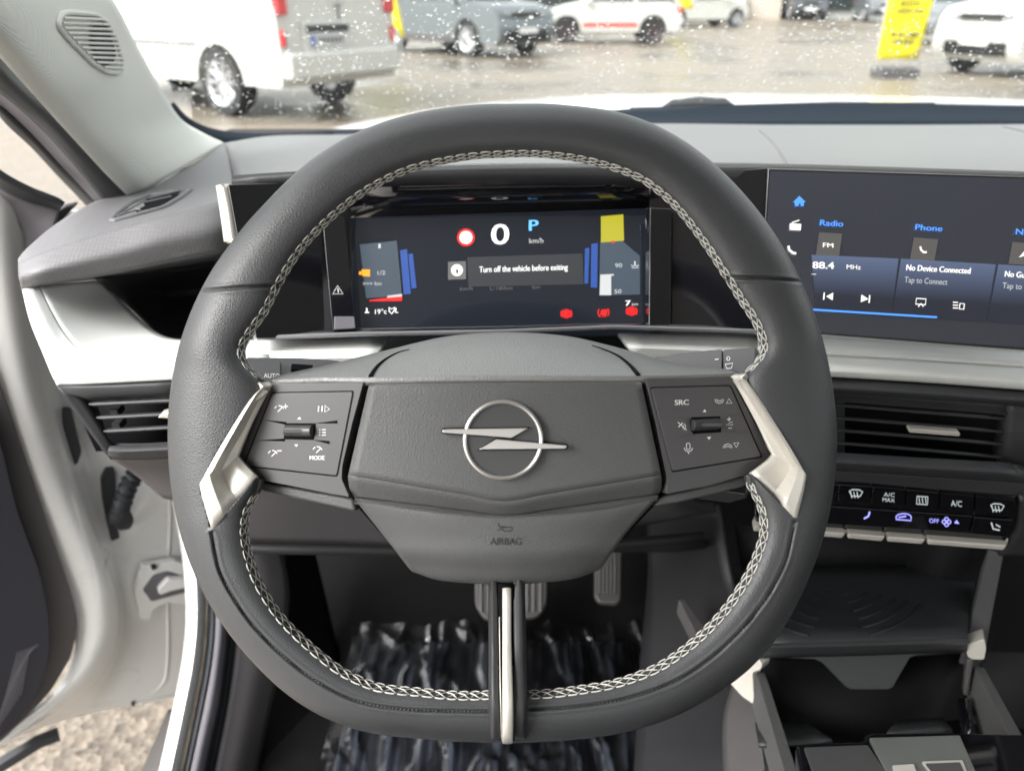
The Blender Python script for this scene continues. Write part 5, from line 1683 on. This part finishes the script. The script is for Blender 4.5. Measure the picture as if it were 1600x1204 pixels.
# badge
BP = Plane((700, 640, 0.4045), (870, 640, 0.4045), (786, 750, 0.4055))
bo = panel(disc(786, 687, 57.5, 48), BP, 0.003, mat('badge_disc', (0.055, 0.056, 0.058), 0.35, vary=0.04), 'badge', sw, off=0.0006, bevel=0.0003)
m = MB()
m.tube([BP(786 + 59.5 * math.cos(2 * math.pi * k / 72), 687 + 59.5 * math.sin(2 * math.pi * k / 72), 0.0012) for k in range(72)], 0.00115, 8, closed=True)
m.build('ring', M['chrome'], bo)
for c in ([(690.5, 674.5), (692, 671), (700, 670.2), (826, 668.6), (799, 684.2), (760, 681), (692, 676.2)], [(776, 685.8), (885, 695.6), (886, 698), (883, 701), (748, 702.2)]):
    area = 0
    panel([(x, y) for x, y in c], BP, 0.003, M['gap'], 'bolt_shadow_gap', bo, off=0.0012, bevel=0.0002) if False else None
    cx_, cy_ = sum(p[0] for p in c) / len(c), sum(p[1] for p in c) / len(c)
    big = [(cx_ + (x - cx_) * 1.012 + math.copysign(0.8, x - cx_), cy_ + (y - cy_) + math.copysign(1.3, y - cy_)) for x, y in c]
    panel(big, BP, 0.003, M['gap'], 'bolt_edge', bo, off=0.0016, bevel=0)
    panel(c, BP, 0.003, M['chrome'], 'bolt', bo, off=0.0026, bevel=0.0004)

# switch blocks
def block(frame, face, depth_l, depth_r, nm):
    xs_ = [p[0] for p in frame]
    pl = Plane((min(xs_), 600, depth_l), (max(xs_), 600, depth_r), ((min(xs_) + max(xs_)) / 2, 760, (depth_l + depth_r) / 2 + 0.002))
    fo = panel(frame, pl, 0.02, M['switch'], 'switch_block', sw, off=0, bevel=0.0025, r=3, bseg=3)
    big = [(sum(p[0] for p in face) / 4 + (x - sum(p[0] for p in face) / 4) * 1.022, sum(p[1] for p in face) / 4 + (y - sum(p[1] for p in face) / 4) * 1.026) for x, y in face]
    panel(big, pl, 0.002, M['gap'], 'button_gap', fo, off=0.0001, bevel=0, r=4)
    panel(face, pl, 0.004, M['switch'], 'button_plate', fo, off=0.0009, bevel=0.0006, r=4)
    return fo, pl
fl, PL = block([(424, 599), (568, 597), (550, 663), (535, 728), (534, 748), (546, 776), (520, 772), (400, 748), (368, 733), (367, 722), (400, 650)], [(425.5, 614), (551.5, 611.5), (526, 743), (381, 727)], 0.430, 0.412, 'l')
fr_, PR = block([(1009, 591), (1141, 590), (1172, 645), (1204, 708), (1200, 718), (1172, 740), (1110, 758), (1041, 772), (1042, 750), (1041, 742), (1026, 665)], [(1017.5, 606), (1141, 602.5), (1190, 713), (1051, 736)], 0.412, 0.430, 'r')
# lower lips of the blocks
panel([(402, 752), (551, 778), (556, 800), (520, 792), (408, 768)], PL, 0.012, M['pad'], 'block_underside', sw, off=-0.006, bevel=0.002)
panel([(1034, 776), (1170, 742), (1168, 760), (1060, 786), (1022, 792)], PR, 0.012, M['pad'], 'block_underside', sw, off=-0.006, bevel=0.002)
# rollers
def roller(fo, pl, c, flip):
    (x0, y0), (x1, y1), (x2, y2), (x3, y3) = c
    panel(c, pl, 0.002, M['gap'], 'roller_well', fo, off=0.0012, bevel=0, r=1.5)
    cx0, cy0 = (x0 + x3) / 2, (y0 + y3) / 2
    cx1, cy1 = (x1 + x2) / 2, (y1 + y2) / 2
    h = abs(y3 - y0)
    a_, b_ = pl(cx0 + 2, cy0 - 1, 0.0022), pl(cx1 - 3, cy1 - 1, 0.0022)
    MB().tube([a_, b_], 0.0031, 14, flat=1.0).build('roller', M['plastic'] if flip else M['switch'], fo, bevel=0.0005)
    MB().box((a_ + b_) / 2 + pl.n * 0.0028, ((b_ - a_).length * 0.93, 0.0022, 0.0022), Matrix.Rotation(-PITCH, 3, 'X')).build('roller_grip', M['plastic_warm'] if not flip else M['switch'], fo, bevel=0.0006)
roller(fl, PL, [(446, 661), (493, 661), (490, 687), (443, 686)], False)
roller(fr_, PR, [(1078, 652), (1125, 650), (1127, 675), (1081, 678)], True)
m = MB()
for a_, b_, pl in (((414, 656), (446, 661), PL), ((493, 661), (526, 659), PL), ((402, 688), (444, 687), PL), ((490, 687), (514, 691), PL), ):
    m.tube([pl(*a_, 0.0008), pl(*b_, 0.0011)], [0.0001, 0.0008], 6)
m.build('finger_groove', M['gap'], fl)
m = MB()
for a_, b_, pl in (((1045, 651), (1079, 653), PR), ((1125, 651), (1152, 645), PR), ((1052, 683), (1082, 677), PR), ((1128, 675), (1166, 674), PR)):
    m.tube([pl(*a_, 0.0008), pl(*b_, 0.0011)], [0.0001, 0.0008], 6)
m.build('finger_groove', M['plastic_warm'], fr_)
m = MB(); O_ = 0.0011
def gauge(cx, cy, r=7.5):
    stroke(m, arc(cx, cy + 3, r, 155, 115, 5), 1.4, PL, O_)
    stroke(m, arc(cx, cy + 3, r, 95, 20, 6), 1.4, PL, O_)
    stroke(m, [(cx - 2, cy + 5), (cx + 5, cy - 2)], 1.3, PL, O_)
gauge(436, 638); gauge(426, 708); gauge(496, 702)
stroke(m, [(442.5, 635), (450, 634.5)], 1.4, PL, O_); stroke(m, [(446.2, 630.8), (446, 638.5)], 1.4, PL, O_)
stroke(m, [(433, 704), (440, 703.8)], 1.5, PL, O_)
stroke(m, [(498, 634), (497.3, 643)], 1.6, PL, O_); stroke(m, [(503.5, 634), (503, 643)], 1.6, PL, O_)
stroke(m, [(508, 633.5), (515, 639), (507.5, 643.5)], 1.4, PL, O_, closed=True)
fill(m, [(464, 655), (471, 655), (468, 651)], PL, O_); fill(m, [(460, 694), (466, 694), (463, 698)], PL, O_)
for k in range(3):
    stroke(m, [(499, 671 + k * 4.2), (500.5, 671 + k * 4.2)], 1.2, PL, O_)
    stroke(m, [(503, 671 + k * 4.2), (509, 671 + k * 4.2)], 1.2, PL, O_)
text(m, 'MODE', 484, 718, 507, 718, 6.5, PL, O_, bold=0.3)
m.build('button_marking', M['ink'], fl)
m = MB()
text(m, 'SRC', 1054.5, 632.5, 1076, 632, 8, PR, O_, bold=0.35)
def handset(cx, cy, up):
    s_ = 1 if up else -1
    stroke(m, [(cx - 7, cy - 3 * s_), (cx - 5, cy + 1 * s_), (cx, cy + 3 * s_), (cx + 5, cy + 1 * s_), (cx + 7, cy - 3 * s_), (cx + 3.5, cy - 3 * s_), (cx + 2.5, cy - 1 * s_), (cx - 2.5, cy - 1 * s_), (cx - 3.5, cy - 3 * s_)], 1.1, PR, O_, closed=True)
handset(1124, 627, True); handset(1137, 696, False)
stroke(m, [(1135, 630), (1139, 622.5), (1143.5, 629.5)], 1.2, PR, O_, closed=True)
stroke(m, [(1146.5, 692), (1154.5, 691.5), (1150.5, 699)], 1.2, PR, O_, closed=True)
fill(m, [(1098, 643.5), (1104, 643.5), (1101, 639)], PR, O_); fill(m, [(1104.5, 682.5), (1111, 682), (1108, 687)], PR, O_)
stroke(m, [(1139.5, 651.5), (1139, 658)], 1.2, PR, O_); stroke(m, [(1136, 655), (1142, 654.5)], 1.2, PR, O_)
stroke(m, [(1134, 664), (1145, 663.5), (1144, 658.5)], 1.2, PR, O_, closed=True)
stroke(m, [(1138, 668.5), (1143.5, 668.3)], 1.2, PR, O_)
stroke(m, [(1059, 659), (1073, 672)], 1.2, PR, O_)
stroke(m, [(1060, 667), (1063, 664), (1067, 660)], 1.6, PR, O_); stroke(m, arc(1064, 666, 7, 40, -50, 6), 1.1, PR, O_); stroke(m, arc(1064, 666, 4, 40, -50, 6), 1.1, PR, O_)
stroke(m, round_poly([(1072.5, 692), (1078, 692), (1078.3, 702), (1072.8, 702)], 2.5), 1.1, PR, O_, closed=True)
stroke(m, arc(1075.7, 699, 6.3, 180, 360, 10), 1.2, PR, O_); stroke(m, [(1075.8, 705.5), (1076, 709)], 1.2, PR, O_)
m.build('button_marking', M['ink'], fr_)

# silver spoke trims: three folded faces
tl = patch([[(428, 600, 0.4255), (420, 612, 0.4245), (400, 650, 0.424), (374, 706, 0.423), (373, 716, 0.4225), (400, 744, 0.420)],
            [(417, 604, 0.4215), (404, 626, 0.4228), (379, 674, 0.4226), (350, 726, 0.4226), (347, 743, 0.4226), (371, 780, 0.4185)],
            [(412, 603, 0.417), (396, 622, 0.415), (362, 680, 0.412), (334, 732, 0.411), (329, 748, 0.411), (350, 806, 0.4125)],
            [(408, 606, 0.417), (388, 628, 0.415), (350, 688, 0.412), (318, 745, 0.411), (313, 764, 0.411), (331, 829, 0.4135)]], M['silver'], 'spoke_trim', sw, nu=3, nv=4, thick=0.004, smooth_u=False, smooth=25)
tr_ = patch([[(1141, 588, 0.4255), (1150, 602, 0.4245), (1172, 642, 0.424), (1202, 700, 0.423), (1206, 713, 0.4225), (1174, 738, 0.420)],
            [(1151, 589, 0.4215), (1166, 616, 0.4228), (1194, 662, 0.4226), (1228, 716, 0.4226), (1234, 733, 0.4226), (1207, 773, 0.4185)],
            [(1158, 589, 0.417), (1174, 610, 0.415), (1208, 664, 0.412), (1240, 718, 0.411), (1246, 738, 0.411), (1226, 793, 0.4125)],
            [(1165, 592, 0.417), (1184, 618, 0.415), (1222, 678, 0.412), (1254, 732, 0.411), (1259, 750, 0.411), (1245, 813, 0.4135)]], M['silver'], 'spoke_trim', sw, nu=3, nv=4, thick=0.004, smooth_u=False, smooth=25)

# lower spoke
patch([[(763, 905, 0.435), (763, 1000, 0.428), (763, 1070, 0.414), (764, 1115, 0.410), (767, 1150, 0.416), (769, 1158, 0.43)],
       [(768, 905, 0.425), (768, 1000, 0.420), (768, 1070, 0.408), (769, 1115, 0.405), (771, 1148, 0.411), (773, 1156, 0.425)],
       [(777, 905, 0.425), (778, 1000, 0.420), (779, 1070, 0.408), (780, 1115, 0.405), (781, 1148, 0.411), (781, 1156, 0.425)]], M['plastic'], 'lower_spoke', sw, nu=4, nv=5, thick=0.012)
patch([[(802, 905, 0.425), (803, 1000, 0.420), (804, 1070, 0.408), (804, 1115, 0.405), (804, 1148, 0.411), (804, 1156, 0.425)],
       [(816, 905, 0.425), (817, 1000, 0.420), (818, 1070, 0.408), (819, 1115, 0.405), (817, 1148, 0.411), (816, 1156, 0.425)],
       [(820, 905, 0.435), (822, 1000, 0.428), (823, 1070, 0.414), (824, 1115, 0.410), (822, 1150, 0.416), (820, 1158, 0.43)]], M['plastic'], 'lower_spoke', sw, nu=4, nv=5, thick=0.012)
patch([[(778, 912, 0.424), (778, 1156, 0.42)], [(804, 912, 0.424), (804, 1156, 0.42)]], M['gap'], 'spoke_channel', sw, nu=1, nv=3)
patch([[(779, 916, 0.426), (780, 1000, 0.420), (781, 1070, 0.407), (782, 1110, 0.404), (783, 1150, 0.409), (785, 1158, 0.42)],
       [(780.5, 916, 0.426), (781.5, 1000, 0.420), (782.5, 1070, 0.407), (783.5, 1110, 0.404), (784, 1150, 0.409), (785.5, 1158, 0.42)]], M['silver'], 'spoke_edge', sw, nu=1, nv=5, thick=0.002)
patch([[(785, 918, 0.424), (785, 1000, 0.419), (785, 1070, 0.405), (785, 1112, 0.402), (785, 1150, 0.407), (785.5, 1161, 0.42)],
       [(792, 918, 0.423), (792, 1000, 0.418), (793, 1070, 0.404), (794, 1112, 0.401), (793, 1150, 0.406), (793, 1162, 0.42)],
       [(799, 918, 0.424), (799, 1000, 0.419), (801, 1070, 0.405), (802, 1112, 0.402), (801.5, 1150, 0.407), (801, 1161, 0.42)]], M['silver'], 'spoke_insert', sw, nu=3, nv=5, thick=0.002)
keep(sw)

# column behind the wheel
colm = thing('steering_column', 'black shroud of the steering column between hub and dashboard', 'steering column', P(790, 620, 0.56))
MB().lathe([(0.035, 0), (0.045, 0.02), (0.05, 0.16), (0.0, 0.165)], P(790, 690, 0.50), FW, 28).build('shroud', M['black'], colm)
panel([(1080, 770), (1110, 764), (1165, 772), (1168, 778), (1140, 786), (1090, 780)], Plane((1080, 770, 0.47), (1168, 770, 0.45), (1120, 790, 0.47)), 0.006, M['plastic'], 'paddle', colm, bevel=0.001)
keep(colm)

# ------------------------------------------------------------------ footwell
bk = thing('brake_pedal', 'wide ribbed brake pedal half hidden behind the lower spoke', 'pedal', P(800, 935, 1.2), 'pedals in the footwell')
BPl = Plane((740, 910, 1.17), (855, 910, 1.17), (800, 970, 1.14))
q_ = panel([(742, 880), (856, 880), (854, 945), (840, 964), (758, 968), (742, 945)], BPl, 0.012, M['pedal'], 'pedal_pad', bk, r=10, bevel=0.003)
m = MB()
for x in (752, 764, 824, 834, 845):
    m.tube([BPl(x, 890, 0.001), BPl(x, 955, 0.001)], 0.0022, 6)
    m.build('rib', M['plastic_warm'], bk); m = MB()
MB().tube([BPl(800, 900, -0.01), P(800, 800, 1.12)], 0.010, 8).build('arm', M['black'], bk)
keep(bk)
ac = thing('accelerator_pedal', 'narrow ribbed accelerator pedal right of the hub', 'pedal', P(950, 915, 1.2), 'pedals in the footwell')
APl = Plane((930, 895, 1.20), (970, 895, 1.20), (950, 940, 1.17))
panel([(930, 830), (972, 830), (970, 936), (964, 942), (936, 940), (929, 930)], APl, 0.012, M['pedal'], 'pedal_pad', ac, r=5, bevel=0.003)
m = MB()
for x in (937, 943, 949, 955, 961):
    m.tube([APl(x, 850, 0.001), APl(x, 928, 0.001)], 0.0016, 6)
    m.build('rib', M['plastic_warm'], ac); m = MB()
keep(ac)

# ribbed mat under crinkled film
fmth = thing('floor_mat', 'dark ribbed rubber floor mat below the pedals', 'floor mat', (0, 0.7, 0.34))
m = MB()
rows = []
for j in range(3):
    y = 0.30 + 0.57 * j / 2
    rows.append([Vector((-0.22 + 0.40 * i / 160, y, 0.346 + 0.003 * math.sin(i * 2 * math.pi / 8))) for i in range(161)])
m.grid(rows); m.build('mat', mat('mat_rubber', (0.10, 0.11, 0.135), 0.3, vary=0.15, vscale=30), fmth, solid=0.006)
keep(fmth)
def film():
    rnd = random.Random(11)
    from mathutils import noise
    rows = []
    NX, NY = 130, 150
    for j in range(NY + 1):
        y = 0.30 + 0.60 * j / NY
        r_ = []
        for i in range(NX + 1):
            x = -0.235 + 0.43 * i / NX
            p = Vector((x * 26, y * 9, 0))
            z = 0.0055 * (1 - abs(noise.noise(p)) * 2) ** 3 + 0.0015 * noise.noise(Vector((x * 60, y * 40, 3))) + (0.010 * max(0, 1 - (0.90 - y) / 0.05) * noise.noise(Vector((x * 40, 7, y * 10))))
            z = 0.354 + max(0, z)
            r_.append(Vector((x + 0.01 * noise.noise(Vector((y * 15, 0, 1))), y + (0.012 * noise.noise(Vector((x * 20, 2, 0))) if j > NY - 8 else 0), z)))
        rows.append(r_)
    m_ = MB(); m_.grid(rows)
    o = m_.build('protective_film', M['film'], smooth=0)
    o.data.polygons.foreach_set('use_smooth', [True] * len(o.data.polygons))
    tag(o, 'crinkled clear protective film lying over the driver floor mat', 'plastic sheet')
film()

# ------------------------------------------------------------------ centre console
con = thing('centre_console', 'dark centre console with open storage, charging mat and gear plate', 'console', (0.32, 0.5, 0.4))
# side of the tunnel towards the driver
patch([[(1010, 800, 1.05), (1060, 790, 0.95), (1120, 790, 0.86)], [(1012, 900, 1.05), (1070, 900, 0.95), (1140, 900, 0.86)], [(1000, 1030, 1.0), (1100, 1010, 0.88), (1170, 1000, 0.80)], [(990, 1210, 0.92), (1100, 1210, 0.78), (1200, 1210, 0.68)]], mat('tunnel_plastic', (0.014, 0.014, 0.016), 0.5, bump=('grain', 600, 0.3), spec=0.35), 'tunnel_side', con, nu=5, nv=5, thick=0.006)
patch([[(1150, 1050, 0.80), (1175, 1070, 0.76), (1190, 1085, 0.74)], [(1130, 1120, 0.78), (1185, 1130, 0.72), (1215, 1140, 0.70)], [(1130, 1215, 0.74), (1200, 1215, 0.68), (1250, 1215, 0.65)]], M['plastic_warm'], 'side_cover', con, thick=0.006)
# storage bay back & charging surface
patch([[(1150, 820, 0.90), (1350, 840, 0.90), (1560, 850, 0.90)], [(1160, 890, 0.90), (1350, 895, 0.90), (1540, 890, 0.90)]], M['black'], 'bay_back', con, nu=2, nv=2, thick=0.006)
patch([[(1180, 885, 0.89), (1350, 885, 0.89), (1530, 885, 0.89)], [(1190, 940, 0.78), (1350, 940, 0.78), (1515, 940, 0.78)], [(1190, 1000, 0.695), (1350, 996, 0.695), (1512, 992, 0.695)]], mat('mat_soft', (0.018, 0.020, 0.022), 0.6, bump=('grain', 500, 0.3)), 'charging_mat', con, nu=3, nv=3, thick=0.006)
PA = Plane((1190, 1000, 0.695), (1512, 996, 0.695), (1350, 900, 0.86))
m = MB()
for r_ in (20, 38, 56, 74, 92, 110):
    ca = PA(1310, 915)
    for a0, a1 in ((200, 250), (290, 340)):
        pts = []
        for k in range(9):
            a = R(a0 + (a1 - a0) * k / 8)
            pts.append(PA(1310 + r_ * 1.25 * math.cos(a), 915 - r_ * 0.75 * math.sin(a), 0.001))
        m.tube(pts, 0.0016, 6)
m.build('mat_ridge', mat('mat_ridges', (0.012, 0.013, 0.014), 0.45), con)
m = MB()
for cx in (1303, 1332):
    stroke(m, disc(cx, 971, 6, 14, 5), 1.6, PA, 0.001, closed=True)
m.build('mat_symbol', M['plastic_warm'], con)
# shelf lip and trapezoid tongue
patch([[(1180, 1000, 0.70), (1350, 996, 0.70), (1512, 992, 0.70)], [(1180, 1012, 0.692), (1350, 1008, 0.692), (1512, 1003, 0.692)], [(1180, 1028, 0.70), (1350, 1024, 0.70), (1512, 1018, 0.70)]], M['plastic'], 'shelf_lip', con, nu=3, nv=3, thick=0.01)
TG = Plane((1190, 1025, 0.70), (1510, 1018, 0.70), (1350, 1075, 0.705))
panel([(1190, 1026), (1510, 1018), (1430, 1024), (1422, 1028), (1396, 1073), (1388, 1077), (1330, 1077), (1322, 1073), (1286, 1036), (1274, 1030)], TG, 0.012, mat('tongue', (0.055, 0.058, 0.06), 0.5), 'tongue', con, bevel=0.002)
# bins
patch([[(1180, 1030, 0.745), (1350, 1030, 0.745), (1515, 1020, 0.745)], [(1200, 1130, 0.73), (1350, 1160, 0.72), (1500, 1130, 0.73)]], M['black'], 'bin_wall', con, nu=2, nv=4, thick=0.006)
patch([[(1190, 1135, 0.70), (1350, 1150, 0.72), (1510, 1120, 0.70)], [(1200, 1215, 0.64), (1350, 1215, 0.64), (1540, 1215, 0.62)]], M['black'], 'bin_floor', con, nu=2, nv=4, thick=0.006)
patch([[(1180, 1128, 0.71), (1230, 1128, 0.71), (1262, 1130, 0.71)], [(1185, 1160, 0.66), (1240, 1158, 0.66), (1300, 1154, 0.66)]], M['plastic'], 'bin_ledge', con, nu=2, nv=3, thick=0.004)
patch([[(1400, 1125, 0.71), (1440, 1122, 0.71), (1472, 1120, 0.71)], [(1385, 1144, 0.67), (1430, 1140, 0.67), (1488, 1138, 0.67)]], M['plastic'], 'bin_ledge', con, nu=2, nv=3, thick=0.004)
# knuckles and bars
def bar(c0, c1, w0, w1, nm, mt, th=0.008):
    """flat-topped bar between two places, its top w wide"""
    a_, b_ = P(*c0), P(*c1)
    t = (b_ - a_).normalized()
    sd = t.cross(Vector((0, 0, 1))).normalized()
    dn = sd.cross(t).normalized()
    if dn.z > 0: dn = -dn
    m_ = MB()
    m_.prism([a_ + sd * w0, b_ + sd * w1, b_ - sd * w1, a_ - sd * w0], [a_ + sd * w0 + dn * th, b_ + sd * w1 + dn * th, b_ - sd * w1 + dn * th, a_ - sd * w0 + dn * th])
    return m_.build(nm, mt, con, bevel=0.0015)
bar((1188, 1048, 0.72), (1236, 1206, 0.60), 0.0045, 0.0055, 'grab_bar', M['velcro'], 0.035)
bar((1530, 1040, 0.71), (1588, 1150, 0.60), 0.0045, 0.0055, 'grab_bar', M['velcro'], 0.035)
bar((1556, 860, 0.80), (1524, 1010, 0.715), 0.007, 0.008, 'upright_bar', M['velcro'], 0.03)
bar((1065, 935, 0.86), (1110, 1010, 0.80), 0.004, 0.008, 'brace', M['plastic_warm'], 0.02)
KN = Plane((1140, 1040, 0.735), (1190, 1030, 0.70), (1160, 1100, 0.735))
panel([(1136, 1062), (1168, 1034), (1184, 1026), (1191, 1038), (1188, 1046), (1176, 1050), (1178, 1100), (1160, 1088)], KN, 0.012, M['silver'], 'knuckle', con, bevel=0.002, r=2)
KN2 = Plane((1505, 1010, 0.70), (1545, 1005, 0.69), (1520, 1090, 0.705))
panel([(1508, 1008), (1520, 1004), (1538, 998), (1541, 1012), (1538, 1030), (1520, 1030), (1512, 1026)], KN2, 0.02, M['silver'], 'knuckle', con, bevel=0.002, r=3)
panel([(1510, 1028), (1522, 1030), (1514, 1088), (1504, 1086)], KN2, 0.015, M['plastic_warm'], 'knuckle_leg', con, bevel=0.002)
patch([[(1496, 1090, 0.70), (1506, 1090, 0.695), (1516, 1092, 0.69)], [(1500, 1150, 0.66), (1512, 1150, 0.65), (1524, 1150, 0.65)]], M['gloss'], 'bin_edge', con, nu=2, nv=2, thick=0.01)
# dark void to the right and passenger footwell wall
patch([[(1560, 870, 0.92), (1760, 880, 0.92)], [(1520, 1130, 0.86), (1760, 1150, 0.86)]], M['black'], 'passenger_side', con, nu=2, nv=2, thick=0.006)
# rear deck with gear plate
RD = Plane((1246, 1165, 0.575), (1600, 1148, 0.565), (1420, 1215, 0.535))
deck = panel([(1242, 1163), (1262, 1158), (1345, 1156), (1350, 1147), (1360, 1143), (1490, 1142), (1600, 1145), (1720, 1145), (1720, 1260), (1260, 1260)], RD, 0.03, M['gloss'], 'deck', con, bevel=0.003)
panel([(1256, 1166), (1356, 1162), (1392, 1215), (1400, 1260), (1290, 1260)], RD, 0.004, mat('deck_grey', (0.06, 0.06, 0.06), 0.4), 'deck_plate', con, off=0.002, bevel=0.001)
gp_ = panel([(1358, 1151), (1500, 1147), (1530, 1215), (1550, 1260), (1420, 1260), (1384, 1204)], RD, 0.004, mat('gear_plate', (0.26, 0.27, 0.25), 0.35, metal=0.6), 'gear_plate', con, off=0.003, bevel=0.001)
panel([(1440, 1188), (1504, 1186), (1516, 1215), (1460, 1215)], RD, 0.002, M['silver'], 'gear_slot_frame', gp_, off=0.0045, bevel=0.0008, r=2)
panel([(1446, 1192), (1500, 1190), (1512, 1218), (1466, 1218)], RD, 0.002, M['plastic_warm'], 'gear_slot', gp_, off=0.0052, bevel=0, r=2)
panel([(1394, 1194), (1428, 1192), (1438, 1220), (1404, 1220)], RD, 0.004, M['silver'], 'gear_button', gp_, off=0.006, bevel=0.001, r=2)
keep(con)
